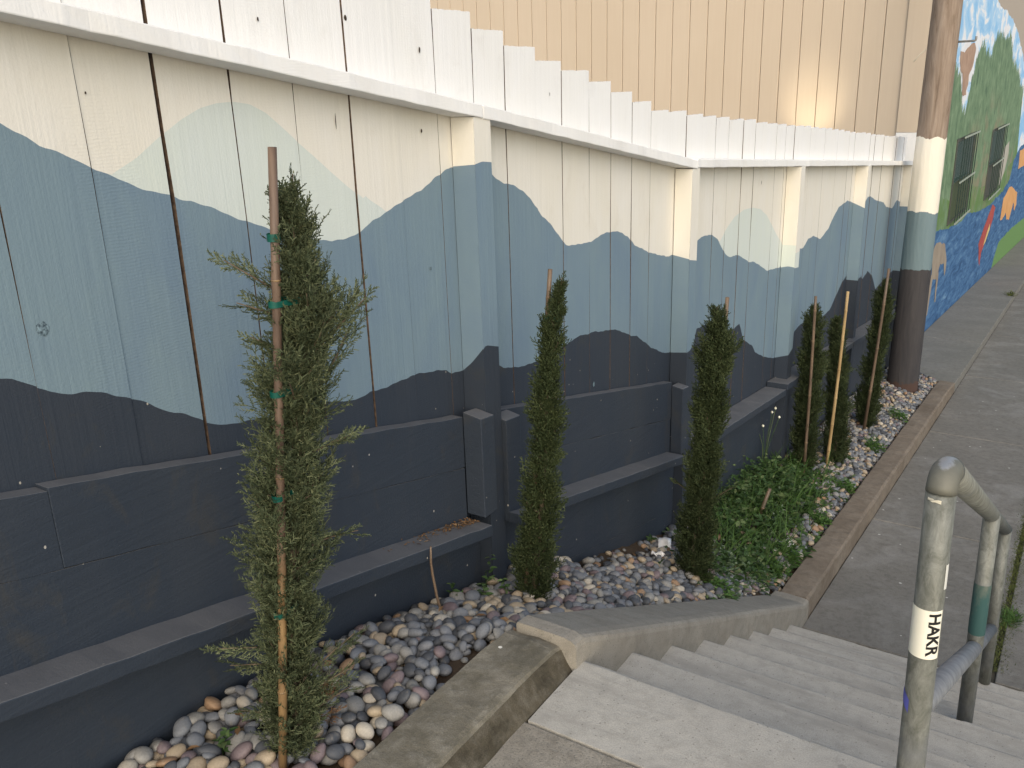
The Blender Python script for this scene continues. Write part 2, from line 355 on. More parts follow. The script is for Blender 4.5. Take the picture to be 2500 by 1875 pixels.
# ------------------------------------------------------------------ painted fence (mountain ridges as paint edges: along-fence position, height)
DARK = [(0.783, -0.474), (0.801, -0.48), (0.826, -0.496), (0.849, -0.516), (0.891, -0.538), (0.955, -0.554), (0.983, -0.565), (1.032, -0.591), (1.076, -0.618), (1.113, -0.646), (1.161, -0.671), (1.203, -0.697), (1.241, -0.724), (1.284, -0.735), (1.324, -0.739), (1.396, -0.755), (1.472, -0.771), (1.532, -0.767), (1.586, -0.775), (1.615, -0.78), (1.677, -0.802), (1.724, -0.804), (1.766, -0.802), (1.846, -0.805), (1.899, -0.805), (1.946, -0.803), (2.009, -0.812), (2.067, -0.822), (2.121, -0.835), (2.146, -0.852), (2.187, -0.859), (2.397, -0.891), (2.448, -0.917), (2.49, -0.93), (2.589, -0.949), (2.67, -0.952), (2.779, -0.949), (2.895, -0.946), (2.976, -0.935), (3.059, -0.945), (3.116, -0.949), (3.205, -0.968), (3.282, -0.978), (3.362, -1.006), (3.463, -1.051), (3.515, -1.064), (3.587, -1.105), (3.68, -1.161), (3.837, -1.231), (3.888, -1.24), (4.221, -1.291), (4.243, -1.207), (4.373, -1.215), (4.632, -1.3), (4.8, -1.349), (4.925, -1.334), (5, -1.449), (5.081, -1.49), (5.181, -1.536), (5.254, -1.598), (5.431, -1.673), (5.616, -1.733), (5.957, -1.801), (6.092, -1.806), (6.096, -1.669), (6.251, -1.649), (6.563, -1.683), (6.907, -1.735), (7.104, -1.725), (7.238, -1.658), (7.423, -1.572), (7.579, -1.538), (7.787, -1.552), (8.075, -1.586), (8.18, -1.687), (8.394, -1.651), (8.602, -1.735), (8.82, -1.905), (9.339, -1.872), (9.969, -1.864)]
BLUE = [(0.878, -0.028), (0.913, -0.048), (0.942, -0.072), (0.969, -0.083), (1, -0.096), (1.034, -0.116), (1.066, -0.133), (1.121, -0.159), (1.157, -0.175), (1.2, -0.188), (1.223, -0.199), (1.256, -0.206), (1.302, -0.226), (1.362, -0.254), (1.456, -0.294), (1.517, -0.315), (1.604, -0.341), (1.673, -0.359), (1.73, -0.357), (1.776, -0.352), (1.797, -0.342), (1.801, -0.338), (1.831, -0.324), (1.888, -0.311), (1.962, -0.287), (2.047, -0.269), (2.088, -0.251), (2.113, -0.239), (2.142, -0.233), (2.172, -0.22), (2.198, -0.213), (2.405, -0.248), (2.447, -0.273), (2.49, -0.294), (2.541, -0.3), (2.597, -0.327), (2.644, -0.357), (2.693, -0.397), (2.726, -0.431), (2.783, -0.462), (2.83, -0.505), (2.891, -0.558), (2.968, -0.57), (3.062, -0.573), (3.089, -0.579), (3.16, -0.563), (3.233, -0.56), (3.293, -0.563), (3.363, -0.58), (3.419, -0.605), (3.485, -0.65), (3.588, -0.689), (3.66, -0.714), (3.839, -0.76), (3.917, -0.765), (4.244, -0.739), (4.323, -0.732), (4.43, -0.746), (4.506, -0.779), (4.561, -0.823), (4.645, -0.886), (4.727, -0.913), (4.821, -0.913), (4.939, -0.954), (5.031, -0.991), (5.122, -1.005), (5.287, -1.064), (5.392, -1.108), (5.652, -1.133), (6.1, -1.081), (6.171, -1.093), (6.282, -1.046), (6.43, -1.045), (6.622, -1.097), (6.84, -1.049), (6.942, -0.989), (7.096, -0.927), (7.376, -0.906), (7.587, -0.95), (8.198, -0.964), (8.422, -1.021), (8.804, -1.087), (8.941, -1.142), (9.236, -1.193), (9.449, -1.138), (9.99, -1.259)]
MINT = [(1.065, -0.142), (1.085, -0.131), (1.138, -0.108), (1.196, -0.072), (1.26, -0.037), (1.311, -0.016), (1.357, -0.007), (1.403, -0.005), (1.45, -0.012), (1.496, -0.033), (1.543, -0.069), (1.591, -0.107), (1.643, -0.146), (1.696, -0.188), (1.747, -0.226), (1.8, -0.262), (1.804, -0.253), (1.824, -0.269), (1.869, -0.295), (1.888, -0.311), (1.907, -0.325)]
MINT2 = [(4.522, -0.812), (4.545, -0.798), (4.639, -0.741), (4.763, -0.694), (4.896, -0.674), (5.038, -0.678), (5.191, -0.706), (5.325, -0.757), (5.437, -0.832), (5.553, -0.91), (5.631, -0.953), (5.714, -1.009)]
DARK = [(-1, -0.42), (0.3, -0.40)] + DARK; BLUE = [(-1, 0.35), (0.4, 0.24)] + BLUE
def ip(tab, y): return float(np.interp(y, [p[0] for p in tab], [p[1] for p in tab]))
def ip_in(tab, y): return ip(tab, y) if tab[0][0] <= y <= tab[-1][0] else -9.0
FX = -1.65
def rail_bot(y):
    if y < 2.25: return 0.141 - 0.163*(y-0.914)
    if y < 3.96: return -0.076 - 0.1715*(y-2.25)
    return -0.366 - 0.0803*(y-4.0)
def ridges(y):
    d = ip(DARK, y) + 0.0015*math.sin(y*61)+0.001*math.sin(y*143); b = ip(BLUE, y)+0.0015*math.sin(y*53+1)+0.001*math.sin(y*131); m = max(ip_in(MINT, y), ip_in(MINT2, y))
    return d, b, m, rail_bot(y)+0.02
PAINTS = [DARKM, BLUEM, MINTM, CREAM, WHITE, RAW]
def bands(zb, zt, r):
    """cumulated band tops between zb and zt"""
    d, b, m, w = r; out = [zb]
    for v in (d, b, max(b, m), w, zt): out.append(min(max(v, out[-1]), zt))
    return out
def painted_box(name, parent, x0, x1, y0, y1, zb, zt, front, side=None, step=0.012, top_jit=0.0, side_mat=5, dyz=(0, 0)):
    """x1 is the front plane. front(y)/side(x) give the ridge heights; side is the face towards -Y"""
    mb = MB()
    def face(cols, fn, pos):
        rows = []
        for c in cols:
            t = zt + (random.uniform(-top_jit, top_jit) if top_jit else 0)
            rows.append([(pos(c, z)) for z in bands(zb, t, fn(c))])
        for a, b in zip(rows[:-1], rows[1:]):
            for k in range(5):
                h0 = a[k+1][2]-a[k][2]; h1 = b[k+1][2]-b[k][2]
                if h0 < 1e-5 and h1 < 1e-5: continue
                if h0 < 1e-5: mb.add([a[k], b[k], b[k+1]], [(0, 1, 2)], k)
                elif h1 < 1e-5: mb.add([a[k], b[k], a[k+1]], [(0, 1, 2)], k)
                else: mb.add([a[k], b[k], b[k+1], a[k+1]], [(0, 1, 2, 3)], k)
        return rows
    n = max(2, int((y1-y0)/step)+1)
    wob = lambda z: 0.0016*math.sin(z*9+y0*40)+0.0008*math.sin(z*31+y0*17)
    cols = np.linspace(y0, y1, n)
    def pos(c, z):
        e = 0.0
        return (x1, c + dyz[0]*(z-zb) + (wob(z) if (c == cols[0] or c == cols[-1]) else 0), z)
    R_ = face(cols, front, pos)
    a, b = R_[0], R_[-1]
    # sides, top and back
    if side is None:
        for k in range(5):
            if a[k+1][2]-a[k][2] > 1e-5: mb.add([(x0, a[k][1], a[k][2]), a[k], a[k+1], (x0, a[k+1][1], a[k+1][2])], [(0, 1, 2, 3)], side_mat)
    else:
        face(np.linspace(x0, x1, 9), side, lambda c, z: (c, y0, z))
    for k in range(5):
        if b[k+1][2]-b[k][2] > 1e-5: mb.add([b[k], (x0, b[k][1], b[k][2]), (x0, b[k+1][1], b[k+1][2]), b[k+1]], [(0, 1, 2, 3)], side_mat if side is None else k)
    for p, q in zip(R_[:-1], R_[1:]):
        mb.add([p[-1], q[-1], (x0, q[-1][1], q[-1][2]), (x0, p[-1][1], p[-1][2])], [(0, 1, 2, 3)], 4)
    mb.add([(x0, y0, zb), (x0, y0, zt), (x0, y1, zt), (x0, y1, zb)], [(0, 1, 2, 3)], 5)
    return mb.obj(name, PAINTS, parent)

fence = empty('painted_fence', (FX, 4.6, -2.5), 'tall board fence painted with layered blue mountain ridges beside the planter', 'fence')
gaps = [-0.46, -0.273, -0.086, 0.101, 0.288, 0.475, 0.661, 0.846, 1.035, 1.209, 1.400, 1.587, 1.777, 1.964, 2.145, 2.333, 2.507, 2.697, 2.873, 3.078, 3.259, 3.449, 3.635, 3.819, 4.033, 4.234, 4.42, 4.61, 4.83, 5.03, 5.235, 5.43]
while gaps[-1] < 9.58: gaps.append(gaps[-1] + 0.188 + random.uniform(-0.012, 0.012))
gaps[-1] = 9.62
tops_y = [2.24, 2.42, 2.6, 2.785, 2.975, 3.168, 3.355, 3.545, 3.727, 3.93, 4.135, 4.32, 4.51, 4.72, 4.93, 5.14, 6.26, 7.26, 8.30, 9.58]
tops_z = [0.226, 0.182, 0.133, 0.094, 0.062, 0.018, -0.022, -0.063, -0.100, -0.115, -0.134, -0.150, -0.166, -0.181, -0.195, -0.214, -0.299, -0.377, -0.462, -0.553]
wide = {1.209: 0.010, 1.400: 0.004, 1.777: 0.0035, 1.964: 0.0025, 2.507: 0.004, 2.697: 0.003}
def gapw(g): return wide.get(round(g, 3), 0.0012 + 0.0022*((math.sin(g*91.7)+1)/2))
for a, b in zip(gaps[:-1], gaps[1:]):
    yc = (a+b)/2
    zt = float(np.interp(yc, tops_y, tops_z)) if yc > 2.2 else 0.226 + 0.235*(2.24-yc)
    zt += random.uniform(-0.004, 0.004)
    if yc < 2.25: zb = -0.80 - 0.222*(yc-0.739) - 0.45
    elif yc < 3.95: zb = -1.16 - 0.231*(yc-2.4) - 0.45
    else: zb = -1.83 - 0.10*(yc-4.3) - 0.06
    xo = random.uniform(-0.0025, 0.0015)
    st = 0.010 if yc < 4 else 0.02
    painted_box('board', fence, FX-0.021+xo, FX+xo, a+gapw(a)/2, b-gapw(b)/2, zb, zt, ridges, step=st, top_jit=0.0012)
# posts: own ridge heights on the front and on the side face
def tab(*p): return lambda t: float(np.interp(t, [q[0] for q in p], [q[1] for q in p]))
def fr(d, b, y0, m=-9): return lambda t: (d(t), b(t), m, 9.0)
c = lambda v: (lambda t: v)
painted_box('post', fence, FX+0.0015, -1.565, 2.206, 2.293, -2.0, -0.071, fr(tab((2.2, -0.782), (2.222, -0.768), (2.293, -0.79)), tab((2.2, -0.206), (2.24, -0.200), (2.293, -0.206)), 0),
            fr(tab((-1.65, -0.860), (-1.613, -0.829), (-1.565, -0.775)), tab((-1.65, -0.213), (-1.565, -0.206)), 0))
painted_box('post', fence, FX+0.0015, -1.565, 3.910, 4.000, -2.5, -0.366, fr(tab((3.9, -1.238), (3.95, -1.236), (4.0, -1.215)), tab((3.9, -0.78), (4.0, -0.80)), 0), fr(tab((-1.65, -1.246), (-1.565, -1.235)), tab((-1.65, -0.764), (-1.565, -0.779)), 0))
painted_box('post', fence, FX+0.0015, -1.560, 5.673, 5.765, -2.8, -0.503, fr(tab((5.67, -1.715), (5.76, -1.69)), tab((5.67, -1.135), (5.768, -1.145)), 0, -1.04), fr(tab((-1.65, -1.745), (-1.56, -1.715)), tab((-1.65, -1.137), (-1.6, -1.126), (-1.56, -1.131)), 0, -0.99))
painted_box('post', fence, FX+0.0015, -1.555, 7.563, 7.655, -2.9, -0.655, fr(c(-1.56), tab((7.56, -0.93), (7.65, -0.90)), 0), fr(c(-1.575), tab((-1.65, -0.945), (-1.555, -0.985)), 0))
painted_box('post', fence, FX-0.01, -1.575, 9.625, 9.70, -3.0, -0.800, fr(c(-1.86), c(-1.22), 0), fr(c(-1.87), c(-1.22), 0))
# top rails, laid flat
for (y0, y1) in ((-0.5, 2.2485), (2.2515, 3.9585), (3.9615, 9.66)):
    mb = MB(); n = int((y1-y0)/0.05)
    yy = np.linspace(y0, y1, n+1); V = []
    for y in yy:
        zb = rail_bot(y if y < y1-0.01 else y1-0.002); j = rng.normal(0, 0.0011, 4)
        V += [(FX+0.002, y, zb), (-1.561+j[0], y, zb+j[1]*0.6), (-1.561+j[2], y, zb+0.039+j[3]*0.8), (FX+0.002, y, zb+0.040)]
    Fq = [(i*4+t, i*4+(t+1) % 4, (i+1)*4+(t+1) % 4, (i+1)*4+t) for i in range(n) for t in range(4)] + [(3, 2, 1, 0), (n*4, n*4+1, n*4+2, n*4+3)]
    bevel(mesh_obj('rail', V, [tuple(reversed(f)) for f in Fq], WHITE, fence), 0.003, 2)
# retaining planks (horizontal), ledges, cleats, base boards
def plank(name, y0, y1, top0, h, slope, x0, x1):
    n = max(1, int((y1-y0)/0.06)); V = []
    for y in np.linspace(y0, y1, n+1):
        zt = top0 - slope*(y-y0); j = rng.normal(0, 0.0009, 3)
        V += [(x0, y, zt-h), (x1+j[0]*0.5, y, zt-h+j[2]), (x1+j[0]*0.5, y, zt+j[1]), (x0, y, zt+j[1])]
    Fq = [(i*4+t, i*4+(t+1) % 4, (i+1)*4+(t+1) % 4, (i+1)*4+t) for i in range(n) for t in range(4)] + [(3, 2, 1, 0), (n*4, n*4+1, n*4+2, n*4+3)]
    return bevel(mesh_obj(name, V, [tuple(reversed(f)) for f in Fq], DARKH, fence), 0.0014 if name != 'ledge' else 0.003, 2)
sA, sB = 0.2225, 0.2275
zA = lambda y: -0.683 - sA*(y-0.739)
zB = lambda y: -1.045 - sB*(y-2.397)
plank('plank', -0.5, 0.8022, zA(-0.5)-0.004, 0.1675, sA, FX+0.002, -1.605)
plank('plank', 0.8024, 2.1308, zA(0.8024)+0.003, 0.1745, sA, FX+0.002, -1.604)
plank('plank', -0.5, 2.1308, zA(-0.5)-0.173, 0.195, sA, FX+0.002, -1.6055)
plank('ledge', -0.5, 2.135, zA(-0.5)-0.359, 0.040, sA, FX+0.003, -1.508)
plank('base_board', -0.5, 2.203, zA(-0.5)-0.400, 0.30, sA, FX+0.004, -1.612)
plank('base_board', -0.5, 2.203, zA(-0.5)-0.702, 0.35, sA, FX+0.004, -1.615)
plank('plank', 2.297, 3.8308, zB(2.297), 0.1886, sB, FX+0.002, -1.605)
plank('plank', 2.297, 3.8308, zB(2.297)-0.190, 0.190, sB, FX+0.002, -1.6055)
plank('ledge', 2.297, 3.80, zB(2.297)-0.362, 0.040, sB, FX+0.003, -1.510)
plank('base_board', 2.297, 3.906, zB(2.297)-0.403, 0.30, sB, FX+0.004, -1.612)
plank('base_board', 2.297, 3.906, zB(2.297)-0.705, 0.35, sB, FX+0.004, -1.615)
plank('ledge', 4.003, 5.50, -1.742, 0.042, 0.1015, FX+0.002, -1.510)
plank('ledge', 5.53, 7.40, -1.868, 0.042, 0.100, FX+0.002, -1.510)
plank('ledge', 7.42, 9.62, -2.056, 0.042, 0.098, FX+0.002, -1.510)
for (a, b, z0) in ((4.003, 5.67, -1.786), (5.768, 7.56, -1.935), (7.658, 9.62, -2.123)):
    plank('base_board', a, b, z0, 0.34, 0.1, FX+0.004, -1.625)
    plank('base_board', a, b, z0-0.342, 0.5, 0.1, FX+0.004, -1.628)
def cleat(y0, y1, x1, zt, zb, tilt=0.02):
    mb = MB(); mb.prism([(-1.604, y0), (x1, y0), (x1, y1), (-1.604, y1)], (zb,)*4, (zt, zt-tilt*0.6, zt-tilt, zt-tilt*0.4))
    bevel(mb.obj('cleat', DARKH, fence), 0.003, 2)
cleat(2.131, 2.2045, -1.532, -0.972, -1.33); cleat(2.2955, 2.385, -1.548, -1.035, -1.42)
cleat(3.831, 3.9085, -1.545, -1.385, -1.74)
# knots, nail holes and a split
def disc(name, y, z, ry, rz, m, x=FX+0.0025, parent=fence):
    n = 10; V = [(x, y, z)] + [(x-0.0005, y+ry*math.cos(2*math.pi*k/n)*random.uniform(.8, 1.15), z+rz*math.sin(2*math.pi*k/n)*random.uniform(.8, 1.15)) for k in range(n)]
    mesh_obj(name, V, [(0, 1+k, 1+(k+1) % n) for k in range(n)], m, parent)
KNOTB = plain('knot_blue', (0.03, 0.05, 0.065), (0.22, 0.31, 0.36), rough=0.7, scale=160, bump=0.5)
for (y, z, ry, rz, m) in ((2.077, 0.115, 0.004, 0.009, HOLE), (1.787, 0.185, 0.005, 0.008, HOLE), (0.878, -0.403, 0.013, 0.016, KNOTB), (2.786, -0.017, 0.002, 0.006, HOLE), (2.064, -0.102, 0.004, 0.006, HOLE),
                          (5.179, -0.552, 0.004, 0.012, HOLE), (3.108, -1.173, 0.008, 0.01, KNOTB), (2.07, -0.50, 0.005, 0.006, KNOTB), (2.90, -0.80, 0.005, 0.007, KNOTB), (1.30, 0.215, 0.003, 0.005, HOLE), (1.50, 0.17, 0.003, 0.005, HOLE),
                          (1.05, 0.02, 0.002, 0.003, HOLE), (1.72, -0.06, 0.0015, 0.02, HOLE)):
    disc('knot', y, z, ry, rz, m)

# ------------------------------------------------------------------ building with siding and mural wall
BY, BX = 9.85, -1.68
bld = empty('sided_building', (-5, BY, -3.0), 'beige building with vertical grooved siding and a painted landscape mural along its path side', 'building')
def siding_mat():
    m, N, L, B = new_mat('beige_siding_paint')
    pos = n_pos(N, L)
    col = n_mix(N, L, n_ramp(N, L, n_noise(N, L, pos, 0.9, 3, 0.5, 0.5), [(0.3, 0.0), (0.7, 1.0)]), (0.555, 0.455, 0.345), (0.585, 0.485, 0.375))
    g = n_noise(N, L, n_pos(N, L, (40, 40, 1.0)), 1.0, 5, 0.6)
    col = n_mix(N, L, n_ramp(N, L, g, [(0.3, 0.22), (0.6, 0.0)]), col, (0.50, 0.39, 0.29))
    L.new(col, B.inputs['Base Color']); n_bump(N, L, B, g, 0.25, 0.003)
    B.inputs['Roughness'].default_value = 0.6; B.inputs['Specular IOR Level'].default_value = 0.3
    return m
SIDE = siding_mat(); GROOVE = plain('siding_groove', (0.34, 0.26, 0.19), (0.38, 0.30, 0.22), rough=0.8, scale=20)
mb = MB(); mb.box(-14, BX-0.006, BY+0.030, 60, -8, 5.2); mb.obj('core_wall', GROOVE, bld)
xg = -1.7965
proto = None
k_ = 0
while xg > -13.8:
    mb = MB(); mb.box(xg-0.2032+0.0045, xg-0.0015, BY, BY+0.029, -4.0, 5.0)
    if proto is None:
        proto = bevel(mb.obj('siding_plank', SIDE, bld), 0.003, 1)
        first = proto.location.copy()
    else:
        o = proto.copy(); COL.objects.link(o); o.location = first - Vector((0.2032*k_, 0, 0))
    xg -= 0.2032; k_ += 1
mb = MB(); mb.box(-1.7935, -1.525, BY-0.022, BY+0.029, -0.52, 5.0); bevel(mb.obj('corner_trim', SIDE, bld), 0.004, 2)
mb = MB(); mb.box(-1.7935, -1.525, BY-0.022, BY+0.029, -1.20, -0.521); bevel(mb.obj('corner_trim', WHITE, bld), 0.004, 2)
mb = MB(); mb.box(-1.7935, -1.525, BY-0.022, BY+0.029, -4.0, -1.201); bevel(mb.obj('corner_trim', BLUEM, bld), 0.004, 2)
mb = MB(); mb.box(-14.2, BX+0.1, BY-0.15, 60.2, 5.21, 5.45); mb.obj('roof', plain('roof_felt', (0.12, 0.12, 0.12), (0.18, 0.18, 0.17), rough=0.9), bld)

TREE_T = [(9.85, -0.1), (11, 0.12), (12.2, 0.065), (12.7, 0.108), (13.16, -0.05), (13.6, -0.42), (13.9, -0.45), (14.4, 0.248), (14.85, 0.45), (15.36, 0.38), (16.1, 0.29), (16.4, 0.57), (17.05, 0.65), (17.7, 0.58), (18.7, 0.67), (19.6, 0.29), (21.2, 0.05), (21.8, -0.12), (22.8, -0.3), (23.2, -1.0), (23.6, -1.7), (32, -2.2), (60, -3)]
RIV_T = [(9.85, -1.7), (12.3, -1.86), (13.4, -2.0), (13.8, -2.0), (15, -2.11), (15.7, -2.05), (17.1, -2.22), (18.7, -2.3), (19.1, -2.32), (21.2, -2.31), (22.6, -2.2), (23.0, -1.8), (24.4, -1.6), (32, -1.7), (60, -2.5)]
BANK_T = [(9.85, -6), (20.9, -4.1), (21.44, -3.72), (22.1, -3.48), (24.85, -3.6), (29.3, -3.9), (40, -4.6), (60, -6)]
TAN_T = [(9.85, 3.0), (14.5, 1.6), (16.07, 1.06), (16.8, 0.98), (17.64, 0.97), (18.8, 0.87), (19.8, 0.735), (21.9, 0.28), (24, -0.3), (32, -1.2), (60, -2)]
def mural_mat():
    m, N, L, B = new_mat('mural_paint')
    g = N.new('ShaderNodeNewGeometry'); sp = N.new('ShaderNodeSeparateXYZ'); L.new(g.outputs['Position'], sp.inputs[0])
    Y, Z = sp.outputs['Y'], sp.outputs['Z']
    y01 = n_math(N, L, 'DIVIDE', n_math(N, L, 'SUBTRACT', Y, 9.85), 50.15)
    ragged = n_noise(N, L, n_pos(N, L, (1, 5.0, 1.3)), 2.0, 5, 0.7)
    soft = n_noise(N, L, n_pos(N, L, (1, 1.5, 2)), 2.0, 3, 0.5)
    def below(tab_, noise, amp):
        fc = N.new('ShaderNodeFloatCurve'); cv = fc.mapping.curves[0]; mp = fc.mapping
        pts = [((a-9.85)/50.15, (b+8)/12.0) for a, b in tab_]
        cv.points[0].location = pts[0]; cv.points[-1].location = pts[-1]
        for p in pts[1:-1]: cv.points.new(*p)
        for p in cv.points: p.handle_type = 'VECTOR'
        mp.update(); L.new(y01, fc.inputs['Value'])
        top = n_math(N, L, 'ADD', n_math(N, L, 'MULTIPLY', fc.outputs[0], 12.0), -8.0+ZC)
        top = n_math(N, L, 'ADD', top, n_math(N, L, 'MULTIPLY', n_math(N, L, 'SUBTRACT', noise, 0.5), amp))
        d = n_math(N, L, 'SUBTRACT', top, Z)
        return n_math(N, L, 'GREATER_THAN', d, 0.0), d
    tree, dtree = below(TREE_T, ragged, 0.75); riv, driv = below(RIV_T, soft, 0.12); bank, _ = below(BANK_T, soft, 0.1); tan_, _ = below(TAN_T, soft, 0.15)
    cl = n_noise(N, L, n_pos(N, L, (1, 0.8, 1.6)), 1.5, 5, 0.6, 0.8)
    skyc = n_ramp(N, L, cl, [(0.40, (0.27, 0.52, 0.80)), (0.5, (0.42, 0.63, 0.84)), (0.56, (0.78, 0.80, 0.84)), (0.7, (0.72, 0.71, 0.74))])
    col = n_mix(N, L, tan_, (0.42, 0.36, 0.30), skyc)
    fol = n_noise(N, L, n_pos(N, L, (1, 1.5, 1.2)), 3.0, 6, 0.72, 0.4)
    gc = n_ramp(N, L, fol, [(0.30, (0.06, 0.11, 0.07)), (0.46, (0.13, 0.21, 0.12)), (0.58, (0.19, 0.28, 0.17)), (0.72, (0.27, 0.34, 0.22))])
    earth = n_ramp(N, L, n_noise(N, L, n_pos(N, L, (1, 0.6, 1.1)), 1.6, 4, 0.6), [(0.50, 0.0), (0.62, 0.8)])
    gc = n_mix(N, L, n_math(N, L, 'MULTIPLY', earth, n_ramp(N, L, n_math(N, L, 'MULTIPLY', dtree, 0.4), [(0.35, 0.0), (0.6, 1.0)])), gc, (0.26, 0.22, 0.15))
    col = n_mix(N, L, tree, col, gc)
    near_riv = n_ramp(N, L, driv, [(0.0, 0.0), (0.5, 0.0)])
    grass_m = n_math(N, L, 'GREATER_THAN', driv, -0.42)
    gm = n_math(N, L, 'MULTIPLY', n_math(N, L, 'MULTIPLY', grass_m, tree), n_ramp(N, L, soft, [(0.42, 1.0), (0.6, 0.25)]))
    col = n_mix(N, L, gm, col, (0.12, 0.21, 0.07))
    wv = n_noise(N, L, n_pos(N, L, (1, 1.0, 6)), 2.0, 5, 0.65, 0.8)
    wc = n_ramp(N, L, wv, [(0.30, (0.020, 0.065, 0.16)), (0.48, (0.045, 0.125, 0.27)), (0.62, (0.085, 0.19, 0.35)), (0.80, (0.22, 0.36, 0.50))])
    col = n_mix(N, L, riv, col, wc)
    col = n_mix(N, L, bank, col, (0.14, 0.26, 0.09))
    L.new(col, B.inputs['Base Color']); B.inputs['Roughness'].default_value = 0.75; B.inputs['Specular IOR Level'].default_value = 0.25
    n_bump(N, L, B, n_noise(N, L, n_pos(N, L), 28, 5, 0.65), 0.5, 0.01)
    return m
MURAL = mural_mat()
wins = [(13.45, 15.32, -1.95, -0.80), (17.72, 19.88, -2.10, -0.90)]
mb = MB()
ycuts = [BY+0.031, wins[0][0], wins[0][1], wins[1][0], wins[1][1], 60]
for i in range(5):
    a, b = ycuts[i], ycuts[i+1]
    if i in (1, 3):
        w_ = wins[0 if i == 1 else 1]
        mb.box(BX-0.004, BX, a, b, w_[3], 5.2); mb.box(BX-0.004, BX, a, b, -8, w_[2])
    else: mb.box(BX-0.004, BX, a, b, -8, 5.2)
mb.obj('mural_wall', MURAL, bld)
mb = MB(); mb.box(BX-0.10, BX-0.0045, BY+0.032, 59.9, -7.9, 5.15)
BAR = plain('window_bar_paint', (0.30, 0.34, 0.28), (0.38, 0.42, 0.36), rough=0.5, scale=20)
FRAMEM = plain('window_frame_paint', (0.05, 0.06, 0.05), (0.08, 0.075, 0.06), rough=0.6, scale=20)
GLASS_U = plain('window_glass_teal', (0.02, 0.06, 0.055), (0.03, 0.08, 0.07), rough=0.15, scale=4, spec=0.6)
GLASS_L = plain('window_glass_olive', (0.05, 0.075, 0.025), (0.06, 0.085, 0.03), rough=0.3, scale=4, spec=0.5)
BARD = plain('window_bar_dark', (0.015, 0.035, 0.03), (0.03, 0.05, 0.04), rough=0.5, scale=20)
for wi, (a, b, z0, z1) in enumerate(wins):
    w_ = empty('window', (BX, (a+b)/2, z0)); w_.parent = bld; w_.location = Vector((BX, (a+b)/2, z0+ZC)) - world_loc(bld)
    mid = (z0+z1)/2 - 0.02
    mb = MB(); mb.box(BX-0.003, BX+0.012, a, a+0.09, z0, z1); mb.box(BX-0.003, BX+0.012, b-0.06, b, z0, z1); mb.box(BX-0.003, BX+0.012, a+0.09, b-0.06, z1-0.04, z1); mb.box(BX-0.003, BX+0.012, a+0.09, b-0.06, z0, z0+0.04)
    mb.obj('frame', FRAMEM, w_)
    mb = MB(); mb.box(BX-0.003, BX+0.002, a+0.09, b-0.06, mid, z1-0.04); mb.obj('pane', GLASS_U, w_)
    mb = MB(); mb.box(BX-0.003, BX+0.002, a+0.09, b-0.06, z0+0.04, mid-0.002); mb.obj('pane', GLASS_L if wi == 0 else FRAMEM, w_)
    for q in range(7):
        y = a + 0.36 + (b-a-0.40)*q/6
        mb = MB(); mb.box(BX+0.045, BX+0.057, y-0.008, y+0.008, z0-0.02, z1+0.02); mb.obj('bar', BARD, w_)
    for zz in (z1+0.005, mid, z0-0.01):
        mb = MB(); mb.box(BX+0.058, BX+0.068, a+0.28, b+0.04, zz-0.012, zz+0.012); mb.obj('bar', BAR, w_)
def patch(name, pts, m, x=BX+0.003):
    n = len(pts); cy_ = sum(p[0] for p in pts)/n; cz_ = sum(p[1] for p in pts)/n
    V = []
    for i in range(n):
        p, q = pts[i], pts[(i+1) % n]
        for t in (0, 0.33, 0.66):
            V.append((x, p[0]+(q[0]-p[0])*t+random.uniform(-.04, .04), p[1]+(q[1]-p[1])*t+random.uniform(-.015, .015)))
    tri = tessellate_polygon([[Vector(v) for v in V]])
    mesh_obj(name, V, [tuple(t) for t in tri], m, bld)
PB = plain('brown_patch', (0.34, 0.22, 0.16), (0.44, 0.30, 0.22), rough=0.9, scale=5, bump=0.4); PG = plain('grey_brown_patch', (0.26, 0.21, 0.165), (0.32, 0.27, 0.21), rough=0.9, scale=4, bump=0.4)
PR = plain('red_paint', (0.34, 0.05, 0.05), (0.42, 0.08, 0.06), rough=0.7, scale=4); PO = plain('orange_paint', (0.62, 0.30, 0.10), (0.70, 0.38, 0.16), rough=0.7, scale=4); PY = plain('ochre_paint', (0.62, 0.45, 0.18), (0.66, 0.5, 0.2), rough=0.7)
patch('paint_patch', [(12.8, 0.30), (13.1, 0.27), (13.5, 0.36), (14.05, 0.42), (14.2, 0.30), (14.05, 0.11), (13.75, 0.0), (13.3, 0.0), (12.9, 0.1)], PB)
patch('paint_patch', [(13.15, 0.05), (13.75, 0.03), (13.8, -0.1), (13.72, -0.25), (13.4, -0.24), (13.3, -0.1)], PB, BX+0.004)
patch('paint_patch', [(12.42, -2.12), (12.66, -2.06), (13.1, -2.12), (13.48, -2.19), (13.87, -2.49), (13.86, -2.72), (13.6, -2.5), (13.30, -2.45), (13.05, -2.62), (12.6, -2.52)], PG)
patch('paint_patch', [(12.55, -2.45), (12.72, -2.5), (12.62, -3.0), (12.5, -3.0)], PG, BX+0.004)
patch('paint_patch', [(13.05, -2.55), (13.2, -2.5), (13.22, -2.95), (13.12, -2.95)], PG, BX+0.004)
patch('painted_fish', [(19.48, -2.37), (20.15, -2.50), (19.9, -2.75), (19.3, -2.95), (18.6, -3.15), (18.55, -3.4), (18.35, -3.3), (17.9, -2.88), (18.45, -2.68), (19.0, -2.5)], PR)
patch('painted_fish', [(19.5, -2.72), (19.6, -2.85), (19.1, -3.02), (18.75, -3.05), (19.0, -2.9)], PY, BX+0.004)
